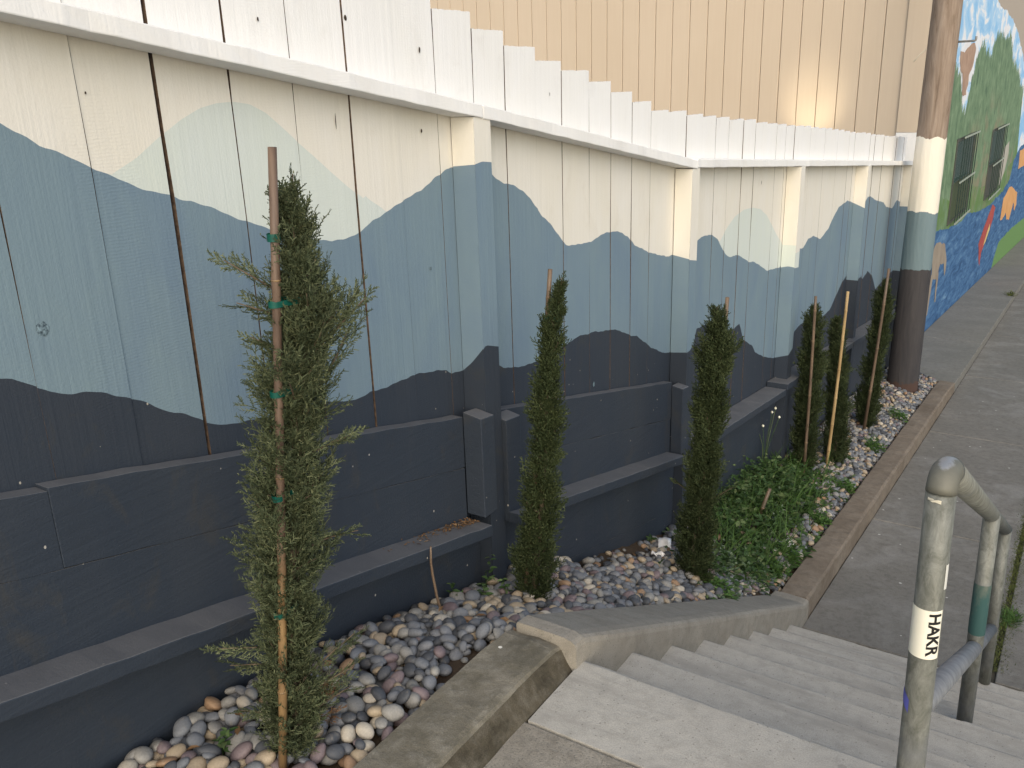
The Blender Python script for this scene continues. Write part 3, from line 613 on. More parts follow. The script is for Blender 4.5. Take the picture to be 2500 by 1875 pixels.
patch('paint_patch', [(22.8, -2.38), (23.6, -2.45), (25.3, -2.75), (25.6, -3.1), (25.1, -3.2), (24.6, -2.9), (24.0, -3.25), (23.2, -3.15), (22.8, -2.95), (22.0, -3.0), (21.65, -2.95), (21.7, -2.5)], PO)
patch('paint_patch', [(24.3, -1.7), (26.3, -1.75), (26.4, -2.2), (24.6, -2.15)], PO)
patch('paint_patch', [(20.3, -1.35), (21.2, -1.3), (21.4, -1.55), (21.0, -1.9), (20.2, -2.1), (20.0, -1.8)], plain('pale_patch', (0.45, 0.43, 0.38), (0.38, 0.36, 0.3), rough=0.9, scale=3))


# ------------------------------------------------------------------ utility pole
def pole_mat():
    m, N, L, B = new_mat('pole_wood_and_paint')
    pos = n_pos(N, L); g = N.new('ShaderNodeNewGeometry'); sp = N.new('ShaderNodeSeparateXYZ'); L.new(g.outputs['Position'], sp.inputs[0])
    gr = n_noise(N, L, n_pos(N, L, (18, 18, 2.2)), 1.0, 6, 0.7, 0.9)
    wood = n_ramp(N, L, gr, [(0.25, (0.09, 0.06, 0.042)), (0.42, (0.22, 0.165, 0.125)), (0.6, (0.30, 0.235, 0.185)), (0.78, (0.38, 0.31, 0.25))])
    n1 = n_noise(N, L, n_pos(N, L, (30, 30, 30)), 1.0, 4, 0.7); n2 = n_noise(N, L, n_pos(N, L, (7, 7, 7)), 1.0, 2, 0.5)
    wob = n_math(N, L, 'ADD', n_math(N, L, 'MULTIPLY', n_math(N, L, 'SUBTRACT', n1, 0.5), 0.03), n_math(N, L, 'MULTIPLY', n_math(N, L, 'SUBTRACT', n2, 0.5), 0.10))
    z = n_math(N, L, 'ADD', sp.outputs['Z'], wob)
    col = wood
    for zt, cc in ((-0.52, (0.80, 0.76, 0.66)), (-1.175, (0.13, 0.205, 0.235)), (-1.70, (0.024, 0.029, 0.038))):
        f = n_math(N, L, 'LESS_THAN', z, zt+ZC); col = n_mix(N, L, f, col, n_mix(N, L, 0.12, cc, wood))
    rust = n_math(N, L, 'LESS_THAN', n_math(N, L, 'ADD', z, n_math(N, L, 'MULTIPLY', n1, 0.12)), -2.76+ZC); col = n_mix(N, L, n_math(N, L, 'MULTIPLY', rust, 0.6), col, (0.09, 0.045, 0.03))
    L.new(col, B.inputs['Base Color']); n_bump(N, L, B, gr, 0.8, 0.012); B.inputs['Roughness'].default_value = 0.8; B.inputs['Specular IOR Level'].default_value = 0.25
    return m
POLE = pole_mat(); STEEL = plain('galvanised_steel', (0.22, 0.22, 0.21), (0.32, 0.31, 0.29), rough=0.55, scale=40, metal=0.6)
upole = empty('utility_pole', (-1.345, 9.0, -2.95), 'weathered wooden utility pole with its foot painted in white, blue and black bands', 'utility pole')
n = 40; zz_ = np.concatenate([np.linspace(-3.1, 1.2, 60), np.linspace(1.4, 6.5, 12)]); V = []
cr = [(random.uniform(0, 6.28), random.uniform(0.03, 0.06), random.uniform(0.003, 0.009)) for _ in range(9)]
for z in zz_:
    r0 = 0.144 - 0.0068*(z+2.95)
    for k in range(n):
        a = 2*math.pi*k/n; r = r0 + 0.0015*math.sin(3*a+z) + random.uniform(-0.0008, 0.0008)
        for (ca, cw, cd) in cr:
            dlt = (a-ca-0.04*math.sin(z*1.7)+math.pi) % (2*math.pi)-math.pi
            r -= cd*math.exp(-(dlt/cw)**2)*(0.6+0.4*math.sin(z*2.3+ca))
        V.append((-1.345+0.004*(z+2.9)+r*math.cos(a), 9.0+r*math.sin(a), z))
Fq = [(i*n+k, i*n+(k+1) % n, (i+1)*n+(k+1) % n, (i+1)*n+k) for i in range(len(zz_)-1) for k in range(n)] + [tuple(range((len(zz_)-1)*n, len(zz_)*n))]
mesh_obj('shaft', V, Fq, POLE, upole, smooth=True)
v_, f_ = tube([(-1.24, 9.0, 0.280), (-1.085, 9.0, 0.282), (-1.076, 9.0, 0.287), (-1.073, 9.0, 0.296), (-1.073, 9.0, 0.318)], [0.009]*5, 10); mesh_obj('step_bolt', v_, f_, STEEL, upole, smooth=True)
v_, f_ = tube([(-1.45, 8.97, 0.235), (-1.50, 8.96, 0.19), (-1.545, 8.95, 0.13)], [0.004]*3, 6); mesh_obj('loose_wire', v_, f_, plain('pale_wire', (0.6, 0.55, 0.45)), upole, smooth=True)

# ------------------------------------------------------------------ handrail
def pipe_mat():
    m, N, L, B = new_mat('galvanised_pipe')
    pos = n_pos(N, L); a = n_noise(N, L, n_pos(N, L, (1.6, 1.6, 0.8)), 22, 7, 0.78, 0.6); b = n_noise(N, L, n_pos(N, L, (40, 40, 9)), 1.0, 5, 0.7, 0.6)
    col = n_ramp(N, L, a, [(0.32, (0.085, 0.088, 0.070)), (0.48, (0.150, 0.155, 0.135)), (0.58, (0.195, 0.20, 0.178)), (0.7, (0.26, 0.265, 0.24))])
    col = n_mix(N, L, n_ramp(N, L, b, [(0.56, 0.0), (0.68, 0.6)]), col, (0.30, 0.30, 0.26))
    col = n_mix(N, L, n_ramp(N, L, n_noise(N, L, pos, 6, 3), [(0.55, 0.0), (0.7, 0.5)]), col, (0.17, 0.18, 0.20))
    L.new(col, B.inputs['Base Color']); B.inputs['Metallic'].default_value = 0.2
    L.new(n_ramp(N, L, b, [(0.3, 0.5), (0.7, 0.68)]), B.inputs['Roughness']); n_bump(N, L, B, n_noise(N, L, pos, 120, 4, 0.6), 0.15, 0.002)
    return m
PIPE = pipe_mat()
PIPE_B = plain('blue_grey_pipe', (0.13, 0.14, 0.155), (0.21, 0.22, 0.235), rough=0.55, scale=18, metal=0.3, bump=0.1)
def elbow_mat():
    m, N, L, B = new_mat('worn_elbow_steel')
    g = N.new('ShaderNodeNewGeometry'); sx = N.new('ShaderNodeSeparateXYZ'); L.new(g.outputs['Normal'], sx.inputs[0])
    nz = n_noise(N, L, n_pos(N, L), 45, 4, 0.6)
    worn = n_ramp(N, L, n_math(N, L, 'ADD', sx.outputs['Z'], n_math(N, L, 'MULTIPLY', n_math(N, L, 'SUBTRACT', nz, 0.5), 0.5)), [(0.82, 0.0), (0.95, 0.6)])
    col = n_mix(N, L, worn, n_mix(N, L, nz, (0.10, 0.10, 0.085), (0.17, 0.165, 0.13)), (0.55, 0.56, 0.58)); L.new(col, B.inputs['Base Color'])
    L.new(worn, B.inputs['Metallic']); L.new(n_ramp(N, L, worn, [(0.0, 0.6), (1.0, 0.5)]), B.inputs['Roughness']); return m
SHINY = elbow_mat()
def teal_mat():
    m, N, L, B = new_mat('worn_teal_paint')
    g = N.new('ShaderNodeNewGeometry'); sp = N.new('ShaderNodeSeparateXYZ'); L.new(g.outputs['Position'], sp.inputs[0]); nz = n_noise(N, L, n_pos(N, L, (1, 1, 0.5)), 40, 5, 0.65)
    f = n_ramp(N, L, n_math(N, L, 'ADD', sp.outputs['Z'], n_math(N, L, 'MULTIPLY', nz, 0.30)), [(0.0, 1.0), (0.12, 0.1)])
    L.new(n_mix(N, L, f, n_mix(N, L, nz, (0.10, 0.12, 0.095), (0.19, 0.19, 0.15)), (0.035, 0.092, 0.086)), B.inputs['Base Color']); B.inputs['Roughness'].default_value = 0.6; return m
TEAL = teal_mat()
rail = empty('handrail', (-0.128, 2.6, -2.1), 'galvanised pipe handrail with three posts descending the concrete steps', 'handrail')
PR_ = 0.024
A0 = Vector((-0.132, 1.500, -1.42)); A1 = Vector((-0.146, 1.500, -0.655))
tr0 = Vector((-0.1445, 1.545, -0.630)); tr1 = Vector((-0.1175, 3.868, -1.800)); td = (tr1-tr0).normalized()
v_, f_ = tube([A0-Vector((0, 0, 0.05)), A0.lerp(A1, 0.3), A0.lerp(A1, 0.7), A1], [PR_]*4, 32); mesh_obj('post', v_, f_, PIPE, rail, smooth=True)
el = []
for t in np.linspace(0, 1, 9):
    b0, b1, b2 = A1, A1+Vector((0, 0.004, 0.036)), tr0+td*0.02
    el.append(b0*(1-t)**2 + b1*2*t*(1-t) + b2*t*t)
v_, f_ = tube(el, [PR_+0.0005]*9, 32); mesh_obj('elbow', v_, f_, SHINY, rail, smooth=True)
v_, f_ = tube([tr0+td*0.02, tr0.lerp(tr1, 0.5), tr1], [PR_]*3, 32); mesh_obj('top_rail', v_, f_, PIPE, rail, smooth=True)
for (yb, xb, zb, xt) in ((2.80, -0.114, -1.42-RISE*4, -0.127), (3.80, -0.104, -1.42-RISE*7, -0.118)):
    zt = tr0.z + td.z/td.y*(yb-tr0.y)
    v_, f_ = tube([(xb, yb, zb-0.05), (xb*0.5+xt*0.5, yb, (zb+zt)/2), (xt, yb, zt)], [PR_]*3, 28); mesh_obj('post', v_, f_, PIPE, rail, smooth=True)
    if yb < 3:
        pa, pb = Vector((xb, yb, zb)), Vector((xt, yb, zt)); mesh_obj('paint_mark', *tube([pa.lerp(pb, 0.47), pa.lerp(pb, 0.70)], [PR_+0.0009]*2, 28, cap=False), TEAL, rail, smooth=True)
mz = lambda y: -1.075 - 0.505*(y-1.5)
v_, f_ = tube([(-0.138, 1.51, mz(1.51)), (-0.120, 2.8, mz(2.8)), (-0.111, 3.80, mz(3.80))], [PR_*0.98]*3, 28); mesh_obj('middle_rail', v_, f_, PIPE_B, rail, smooth=True)
# sticker wrapped round the near post
def post_point(z): t = (z-A0.z)/(A1.z-A0.z); return A0.lerp(A1, t)
def wrap(phi, z, r):
    c0 = post_point(z); to_cam = math.atan2(-c0.y, -c0.x); a = to_cam + phi       # phi grows towards the right-hand side seen from the landing
    return (c0.x + r*math.cos(a), c0.y + r*math.sin(a), z)
STICK = plain('sticker_paper', (0.80, 0.77, 0.64), (0.82, 0.79, 0.67), rough=0.5, scale=60); INK = plain('sticker_ink', (0.012, 0.012, 0.012), rough=0.5)
PHI0, PHI1, SZ0, SZ1 = math.radians(-80), math.radians(66), -0.962, -0.866
V = []; ns = 26
for j in range(9):
    z = SZ1 + (SZ0-SZ1)*j/8
    for i in range(ns): V.append(wrap(PHI0+(PHI1-PHI0)*i/(ns-1), z, PR_+0.0007))
Fq = [(j*ns+i, j*ns+i+1, (j+1)*ns+i+1, (j+1)*ns+i) for j in range(8) for i in range(ns-1)]
stk = mesh_obj('sticker', V, Fq, STICK, rail, smooth=True)
cu = bpy.data.curves.new('lettering', 'FONT'); cu.body = 'HAKR'; cu.size = 1.0; cu.offset = 0.028; cu.space_character = 0.98; cu.resolution_u = 6
to = bpy.data.objects.new('lettering_tmp', cu); COL.objects.link(to)
tme = bpy.data.meshes.new_from_object(to.evaluated_get(bpy.context.evaluated_depsgraph_get()))
bpy.data.objects.remove(to)
bm = bmesh.new(); bm.from_mesh(tme)
ys_ = [v.co.y for v in bm.verts]; xs_ = [v.co.x for v in bm.verts]; x0_, x1_, y0_, y1_ = min(xs_), max(xs_), min(ys_), max(ys_)
for k in range(1, 14):
    bmesh.ops.bisect_plane(bm, geom=bm.verts[:]+bm.edges[:]+bm.faces[:], plane_co=(0, y0_+(y1_-y0_)*k/14, 0), plane_no=(0, 1, 0))
bmesh.ops.triangulate(bm, faces=bm.faces[:])
bm.verts.index_update()
V = []
for v in bm.verts:
    tx = (v.co.x-x0_)/(x1_-x0_); ty = (v.co.y-y0_)/(y1_-y0_)
    V.append(wrap(math.radians(8)+math.radians(50)*ty, SZ1-0.006 + (SZ0+0.006-(SZ1-0.006))*tx, PR_+0.0013))
Fq = [tuple(v.index for v in f.verts) for f in bm.faces]; bm.free()
mesh_obj('lettering', V, Fq, INK, stk)
def mark(phi0, phi1, za, zb, m, taper=0.0):
    V = []; 
    for j in range(7):
        t = j/6; z = za+(zb-za)*t
        for i in range(6):
            s_ = i/5; ph = phi0+(phi1-phi0)*s_; V.append(wrap(ph, z - taper*s_ + random.uniform(-.0012, .0012), PR_+0.0009))
    mesh_obj('paint_mark', V, [(j*6+i, j*6+i+1, (j+1)*6+i+1, (j+1)*6+i) for j in range(6) for i in range(5)], m, rail, smooth=True)
mark(math.radians(55), math.radians(75), -0.778, -0.826, plain('white_scuff', (0.6, 0.6, 0.56)))
mark(math.radians(-85), math.radians(-35), -1.035, -1.062, plain('blue_marker', (0.10, 0.11, 0.42)), taper=0.02)
mark(math.radians(-48), math.radians(5), -0.660, -0.665, plain('chipped_paint', (0.66, 0.62, 0.5)))

# ------------------------------------------------------------------ unseen lamp added behind the fence to make the bright siding patch
lamp = empty('added_lamp', (-2.62, 8.92, -3.1), 'small unseen flood lamp added behind the fence to light a patch of siding', 'lamp')
mb = MB(); mb.box(-2.72, -2.52, 8.88, 8.96, -0.93, -0.76); bevel(mb.obj('housing', FRAMEM, lamp), 0.01)
mb = MB(); mb.box(-2.64, -2.60, 8.90, 8.94, -3.1, -0.931); mb.obj('stand', FRAMEM, lamp)
ld = bpy.data.lights.new('added_lamp_light', 'SPOT'); ld.energy = 28; ld.color = (1.0, 0.90, 0.70); ld.spot_size = math.radians(46); ld.spot_blend = 1.0; ld.shadow_soft_size = 0.06
lo = bpy.data.objects.new('added_lamp_light', ld); COL.objects.link(lo); lo.parent = lamp; lo.location = Vector((-2.62, 8.98, -0.80+ZC)) - world_loc(lamp)
lo.rotation_euler = (-(Vector((-2.64, BY, -0.22)) - Vector((-2.62, 8.98, -0.80)))).to_track_quat('Z', 'Y').to_euler()

# ------------------------------------------------------------------ cypress saplings
FOL_A = leafy('cypress_foliage', (0.044, 0.060, 0.030), (0.098, 0.120, 0.064), (0.19, 0.205, 0.108))
FOL_B = leafy('cypress_foliage_dark', (0.026, 0.040, 0.016), (0.056, 0.076, 0.031), (0.105, 0.125, 0.054))
FOL_D = leafy('dead_foliage', (0.12, 0.06, 0.03), (0.2, 0.11, 0.055), (0.28, 0.17, 0.09))
BARK = plain('cypress_bark', (0.075, 0.056, 0.038), (0.15, 0.115, 0.08), rough=0.9, scale=60, bump=0.5)
def spray_template(seed, ntw, nsub):
    r = np.random.default_rng(seed); A = []; Bp = []; W = []
    ax = [np.array([0.05*math.sin(3*t)*(1 if seed % 2 else -1), 0.10*t*t, t]) for t in np.linspace(0, 1, 7)]
    for i in range(6): A.append(ax[i]); Bp.append(ax[i+1]); W.append(1.25-0.1*i)
    for k in range(ntw):
        t = 0.10+0.86*(k+r.uniform(-.2, .2))/ntw; j = min(int(t*6), 5); p = ax[j]+(ax[j+1]-ax[j])*(t*6-j)
        side = 1 if k % 2 else -1; ang = math.radians(r.uniform(28, 48)); ln = (0.46-0.30*t)*r.uniform(.75, 1.15)
        d = np.array([side*math.sin(ang), r.normal(0, 0.22), math.cos(ang)]); d /= np.linalg.norm(d)
        q0 = p; prev = p
        for s_ in range(3):
            d2 = d + np.array([0, 0, 0.22*s_]); d2 /= np.linalg.norm(d2); q = prev + d2*ln/3
            A.append(prev); Bp.append(q); W.append(1.0-0.15*s_); 
            for u in range(nsub):
                f = (u+r.uniform(0.1, .9))/nsub; rt = prev+(q-prev)*f; sgn = 1 if (u+s_) % 2 else -1
                e = d2*0.75 + np.array([sgn*0.62*d2[2], r.normal(0, 0.3), -sgn*0.62*d2[0]]); e /= np.linalg.norm(e)
                A.append(rt); Bp.append(rt+e*ln*r.uniform(.16, .34)); W.append(0.9)
            prev = q
    return np.array(A), np.array(Bp), np.array(W)
TPL = {'fine': [spray_template(s, 11, 3) for s in range(8)], 'mid': [spray_template(s+20, 8, 2) for s in range(6)]}
def ribbons(P0, P1, w, nrm, tip=0.45):
    d = P1-P0; s = np.cross(d, nrm); s /= (np.linalg.norm(s, axis=1, keepdims=True)+1e-9); s = s*(w[:, None]/2)
    V = np.stack([P0-s, P0+s, P1+s*tip, P1-s*tip], 1).reshape(-1, 3); m = len(P0); b = np.arange(m)*4
    return V, np.concatenate([np.stack([b, b+1, b+2], 1), np.stack([b, b+2, b+3], 1)])
class Fol:
    def __init__(s): s.V = []; s.T = []; s.n = 0
    def add(s, V, T): s.V.append(V); s.T.append(T+s.n); s.n += len(V)
    def spray(s, root, d, out, L, w, kind):
        A, Bp, W = TPL[kind][rng.integers(len(TPL[kind]))]
        z = d/np.linalg.norm(d); y = out - z*(out@z); y /= (np.linalg.norm(y)+1e-9); x = np.cross(y, z)
        th = rng.normal(0, 0.9); x, y = x*math.cos(th)+y*math.sin(th), -x*math.sin(th)+y*math.cos(th)
        Mx = np.stack([x, y, z])*L; P0 = root+A@Mx; P1 = root+Bp@Mx
        nr = y[None, :]+rng.normal(0, 0.45, (len(A), 3)); V, T = ribbons(P0, P1, W*w, nr); s.add(V, T)
    def obj(s, name, m, parent=None): return fast_mesh(name, np.concatenate(s.V), np.concatenate(s.T), m, parent)
def cypress(label, base, right, rows, n, w, kind, fol, Lr, extra=(), dead=(), r0=0.011, group=None, bare=0.0, wid=1.0):
    base = np.array(base); rt = np.array([right[0], right[1], 0]); rows = sorted(rows)
    Z = np.array([r[0] for r in rows]); O = np.array([r[1] for r in rows]); H = np.array([r[2] for r in rows])
    t = empty('cypress_tree', tuple(base), label, 'tree', group)
    ztop = Z[-1]; H = H*(1.0 if kind == 'fine' else wid)
    def axis(z): return np.array([base[0], base[1], 0]) + rt*np.interp(z, Z, O) + np.array([0, 0, z])
    zs = np.linspace(base[2]-0.06, ztop-0.03, 14)
    v_, f_ = tube([tuple(axis(z)+rng.normal(0, 0.002, 3)) for z in zs], [r0*(1-0.85*i/13)+0.0012 for i in range(14)], 8); mesh_obj('trunk', v_, f_, BARK, t, smooth=True)
    fo = Fol(); lim = MB()
    zz = np.sort(rng.uniform(base[2]+0.03+bare, ztop-0.015, n))
    for z in zz:
        hw = np.interp(z, Z, H)*rng.uniform(0.70, 1.18); az = rng.uniform(0, 2*math.pi); hw *= (1.0 + (0.26 if kind == 'fine' else 0.17)*math.sin(z*(38 if kind == 'fine' else 23)+base[1]*7+2.1*math.sin(az+1.0)+az)); out = np.array([math.cos(az), math.sin(az), 0])
        th = math.radians(rng.uniform(18, 52)); L = np.clip(hw/math.sin(th)*0.85, Lr[0], Lr[1])
        zr = max(z - L*math.cos(th)*0.6, base[2]+0.02); root = axis(zr)+out*max(hw-L*math.sin(th), 0.0)*0.8
        d = out*math.sin(th)+np.array([0, 0, math.cos(th)])+rng.normal(0, 0.12, 3)
        fo.spray(root, d, out, L, w, kind)
        if rng.random() < (0.2 if kind == 'fine' else 0.05):
            v_, f_ = tube([tuple(axis(zr-0.01)), tuple(root+d*L*0.25), tuple(root+d*L*0.6)], [0.0028, 0.002, 0.001], 5, False); lim.add(v_, f_)
    for (z, so, dd, L) in extra:
        root = axis(z)+rt*so; d = rt*dd[0]+np.array([0, 0, dd[1]])+np.array([-rt[1], rt[0], 0])*dd[2]
        for q in range(4): fo.spray(root+d*L*0.22*q, d+rng.normal(0, 0.16, 3), rt*np.sign(dd[0]+1e-6), L*(0.62-0.06*q), w, kind)
        v_, f_ = tube([tuple(axis(z-0.02)), tuple(root+d*L*0.4), tuple(root+d*L*0.9)], [0.003, 0.002, 0.001], 5, False); lim.add(v_, f_)
    fo.obj('crown', fol, t)
    if lim.v: lim.obj('limbs', BARK, t, smooth=True)['kind'] = 'stuff'
    if dead:
        fd = Fol()
        for (z, so, dd, L) in dead:
            root = axis(z)+rt*so; d = rt*dd[0]+np.array([0, 0, dd[1]])+np.array([-rt[1], rt[0], 0])*dd[2]
            fd.spray(root, d+rng.normal(0, 0.1, 3), rt, L, w, kind)
        fd.obj('dead_spray', FOL_D, t)
    return axis
T1R = [(-0.137, 0.091, 0.006), (-0.182, 0.096, 0.017), (-0.215, 0.101, 0.030), (-0.265, 0.100, 0.042), (-0.318, 0.102, 0.056), (-0.363, 0.108, 0.064), (-0.407, 0.111, 0.064), (-0.461, 0.100, 0.066), (-0.542, 0.083, 0.064), (-0.608, 0.074, 0.069), (-0.685, 0.063, 0.068), (-0.765, 0.060, 0.071), (-0.835, 0.047, 0.072), (-0.938, 0.034, 0.071), (-0.992, 0.030, 0.064), (-1.046, 0.021, 0.055), (-1.102, 0.018, 0.06), (-1.156, 0.007, 0.055), (-1.212, 0.0, 0.05), (-1.286, 0.004, 0.06), (-1.346, 0.0, 0.06), (-1.378, -0.005, 0.029)]
ax1 = cypress('olive green cypress sapling with loose feathery sprays and brown dead twigs at its foot', (-1.286, 1.063, -1.384), (0.637, 0.771), [(z_, o_-0.010*(z_ < -0.5), h_*1.06) for z_, o_, h_ in T1R], 980, 0.0027, 'fine', FOL_A, (0.05, 0.12),
    extra=[(-0.36, -0.02, (-0.85, 0.62, 0.1), 0.15), (-0.40, -0.02, (-0.9, 0.35, 0.2), 0.13), (-0.47, -0.02, (-0.75, 0.45, 0.2), 0.11), (-0.50, 0.02, (0.62, 0.85, 0.1), 0.19), (-0.58, 0.03, (0.55, 0.9, 0.2), 0.2), (-0.46, 0.02, (0.72, 0.7, -0.1), 0.15), (-0.66, 0.04, (0.8, 0.15, 0.1), 0.12), (-0.86, 0.03, (0.95, 0.02, 0.1), 0.12),
           (-1.09, -0.02, (-0.95, 0.12, 0.1), 0.15), (-1.13, -0.02, (-0.9, 0.0, 0.25), 0.13), (-1.18, 0.02, (0.85, 0.6, 0.0), 0.16), (-1.22, 0.02, (0.95, 0.3, 0.1), 0.14), (-1.27, 0.02, (0.9, 0.25, 0.2), 0.13), (-1.26, -0.02, (-0.9, 0.3, 0.1), 0.11), (-0.27, 0.0, (0.35, 0.95, 0), 0.10), (-0.22, 0.0, (0.1, 1.0, 0), 0.10)],
    dead=[(-1.24, 0.02, (0.7, 0.2, 0.2), 0.10), (-1.27, 0.02, (0.5, -0.3, 0.3), 0.09), (-1.30, 0.02, (0.8, -0.1, 0.3), 0.10), (-1.29, 0.03, (0.4, 0.4, 0.4), 0.08), (-1.33, 0.0, (-0.6, 0.1, 0.4), 0.07), (-1.25, 0.03, (0.6, 0.5, 0.4), 0.08)], r0=0.010)
ax2 = cypress('slender dark cypress sapling standing by the first fence post', (-1.393, 2.201, -1.66), (0.845, 0.535), [(-0.534, 0.109, 0.005), (-0.59, 0.097, 0.020), (-0.676, 0.083, 0.034), (-0.822, 0.062, 0.045), (-0.974, 0.051, 0.053), (-1.132, 0.044, 0.060), (-1.295, 0.03, 0.070), (-1.464, 0.013, 0.076), (-1.604, 0.002, 0.062)], 1150, 0.0036, 'mid', FOL_B, (0.035, 0.085), extra=[(-0.62, 0.0, (0.15, 1.0, 0), 0.10)])
ax3 = cypress('bushy dark cypress sapling at the edge of the weed patch', (-1.275, 3.399, -2.18), (0.936, 0.351), [(-0.851, 0.02, 0.009), (-0.90, 0.03, 0.035), (-0.938, 0.045, 0.052), (-1.038, 0.045, 0.070), (-1.139, 0.035, 0.076), (-1.346, 0.025, 0.069), (-1.561, 0.015, 0.072), (-1.785, -0.002, 0.078), (-2.018, -0.022, 0.088), (-2.135, -0.012, 0.062)], 1250, 0.0045, 'mid', FOL_B, (0.045, 0.10), wid=1.06, extra=[(-1.72, -0.03, (-0.8, 0.6, 0), 0.12), (-1.74, 0.04, (0.8, 0.6, 0), 0.13), (-1.08, 0.05, (0.6, 0.8, 0), 0.10)])
ax4 = cypress('dark cypress sapling with a brown leaning stake in front of it, behind the weed patch', (-1.437, 5.802, -2.60), (0.971, 0.24), [(-1.38, -0.009, 0.010), (-1.457, -0.009, 0.050), (-1.646, -0.007, 0.074), (-1.839, 0.0, 0.077), (-2.169, -0.002, 0.088), (-2.512, -0.006, 0.096), (-2.588, 0.0, 0.07)], 900, 0.0060, 'mid', FOL_B, (0.05, 0.11), wid=1.08)
ax5 = cypress('short dark cypress sapling behind the bright yellow bamboo stake', (-1.318, 6.277, -2.69), (0.979, 0.205), [(-1.555, -0.083, 0.010), (-1.656, -0.088, 0.045), (-1.96, -0.067, 0.073), (-2.308, -0.035, 0.085), (-2.596, -0.016, 0.09), (-2.676, -0.01, 0.06)], 850, 0.0064, 'mid', FOL_B, (0.05, 0.11), wid=1.08)
ax6 = cypress('dark cypress sapling standing beside the utility pole', (-1.344, 7.324, -2.77), (0.984, 0.18), [(-1.486, 0.051, 0.010), (-1.60, 0.048, 0.05), (-1.672, 0.044, 0.066), (-1.861, 0.041, 0.074), (-2.251, 0.018, 0.080), (-2.573, -0.002, 0.098), (-2.736, 0.005, 0.07)], 850, 0.0068, 'mid', FOL_B, (0.05, 0.12), wid=1.08)

# ------------------------------------------------------------------ bamboo stakes
def bamboo_mat(name, lo, hi):
    m, N, L, B = new_mat(name)
    g = n_noise(N, L, n_pos(N, L, (30, 30, 5)), 1.0, 4, 0.6, 0.4); L.new(n_ramp(N, L, g, [(0.35, lo), (0.65, hi)]), B.inputs['Base Color'])
    B.inputs['Roughness'].default_value = 0.5; n_bump(N, L, B, g, 0.2, 0.002); return m
BAM_B = bamboo_mat('brown_bamboo', (0.085, 0.058, 0.040), (0.16, 0.11, 0.072)); BAM_Y = bamboo_mat('yellow_bamboo', (0.30, 0.20, 0.09), (0.42, 0.30, 0.15))
def two_tone():
    m, N, L, B = new_mat('brown_to_yellow_bamboo')
    g = n_noise(N, L, n_pos(N, L, (30, 30, 5)), 1.0, 4, 0.6, 0.4); gg = N.new('ShaderNodeNewGeometry'); sp = N.new('ShaderNodeSeparateXYZ'); L.new(gg.outputs['Position'], sp.inputs[0])
    a = n_ramp(N, L, g, [(0.35, (0.085, 0.055, 0.040)), (0.65, (0.17, 0.115, 0.08))]); b = n_ramp(N, L, g, [(0.35, (0.15, 0.09, 0.042)), (0.65, (0.26, 0.165, 0.075))])
    L.new(n_mix(N, L, n_ramp(N, L, n_math(N, L, 'ADD', sp.outputs['Z'], n_math(N, L, 'MULTIPLY', g, 0.25)), [(0.60, 1.0), (0.72, 0.0)]), a, b), B.inputs['Base Color'])
    B.inputs['Roughness'].default_value = 0.55; n_bump(N, L, B, g, 0.2, 0.002); return m
BAM_T = two_tone()
NODE = plain('bamboo_node', (0.12, 0.08, 0.05), (0.3, 0.2, 0.1), rough=0.6, scale=90); TAPE = plain('green_tape', (0.0, 0.062, 0.046), (0.005, 0.085, 0.065), rough=0.45, scale=40)
def stake(label, p0, p1, r, m, nodes, ties=(), group='bamboo stakes tied to the cypresses'):
    p0, p1 = Vector(p0), Vector(p1); t = empty('bamboo_stake', tuple(p0), label, 'stake', group if ties is not None else None)
    pts = []; rad = []
    ts = sorted(set([0.0, 1.0] + [x for nd in nodes for x in (nd-0.008, nd-0.003, nd, nd+0.003, nd+0.008)]))
    for x in ts:
        b = 1.0 + (0.12 if any(abs(x-nd) < 0.0035 for nd in nodes) else 0.0); bend = 0.004*math.sin(x*3.1)
        pts.append(tuple(p0.lerp(p1, x)+Vector((bend, bend, 0)))); rad.append(r*b*(1-0.18*x))
    v_, f_ = tube(pts, rad, 14); mesh_obj('cane', v_, f_, m, t, smooth=True)
    for nd in nodes:
        c0 = p0.lerp(p1, nd)+Vector((0.004*math.sin(nd*3.1),)*2+(0,)); v_, f_ = tube([c0-Vector((0, 0, 0.0016)), c0+Vector((0, 0, 0.0016))], [r*1.16*(1-0.18*nd)]*2, 14); mesh_obj('node_ring', v_, f_, NODE, t, smooth=True)
    for (z, axf) in (ties or ()):
        x = (z-p0.z)/(p1.z-p0.z); c0 = p0.lerp(p1, x); rr = r*1.25
        if axf is None:
            v_, f_ = tube([c0-Vector((0, 0, 0.007)), c0+Vector((0, 0, 0.007))], [rr]*2, 14, False); mesh_obj('tie_tape', v_, f_, TAPE, t, smooth=True)
        else:
            c1 = Vector(axf(z)); dv = (c1-c0); dv.z = 0; dl = dv.length; dv.normalize(); sv = Vector((-dv.y, dv.x, 0)); ring = []
            for k in range(9): a = math.pi/2+math.pi*k/8; ring.append(c0+dv*rr*math.cos(a)+sv*rr*math.sin(a))
            for k in range(9): a = -math.pi/2+math.pi*k/8; ring.append(c1+dv*0.013*math.cos(a)+sv*0.013*math.sin(a))
            n_ = len(ring); V = [tuple(p-Vector((0, 0, 0.006))) for p in ring]+[tuple(p+Vector((0, 0, 0.006+random.uniform(-.002, .002)))) for p in ring]
            mesh_obj('tie_tape', V, [(k, (k+1) % n_, (k+1) % n_+n_, k+n_) for k in range(n_)], TAPE, t, smooth=True)
    return t
def toward_eye(p, f): return (p[0]*f, p[1]*f, p[2]*f)
f1 = 0.978; s1b = toward_eye((-1.314, 1.027, -1.384), f1); s1t = toward_eye((-1.314+0.616*0.125, 1.027+0.788*0.125, -0.082), f1)
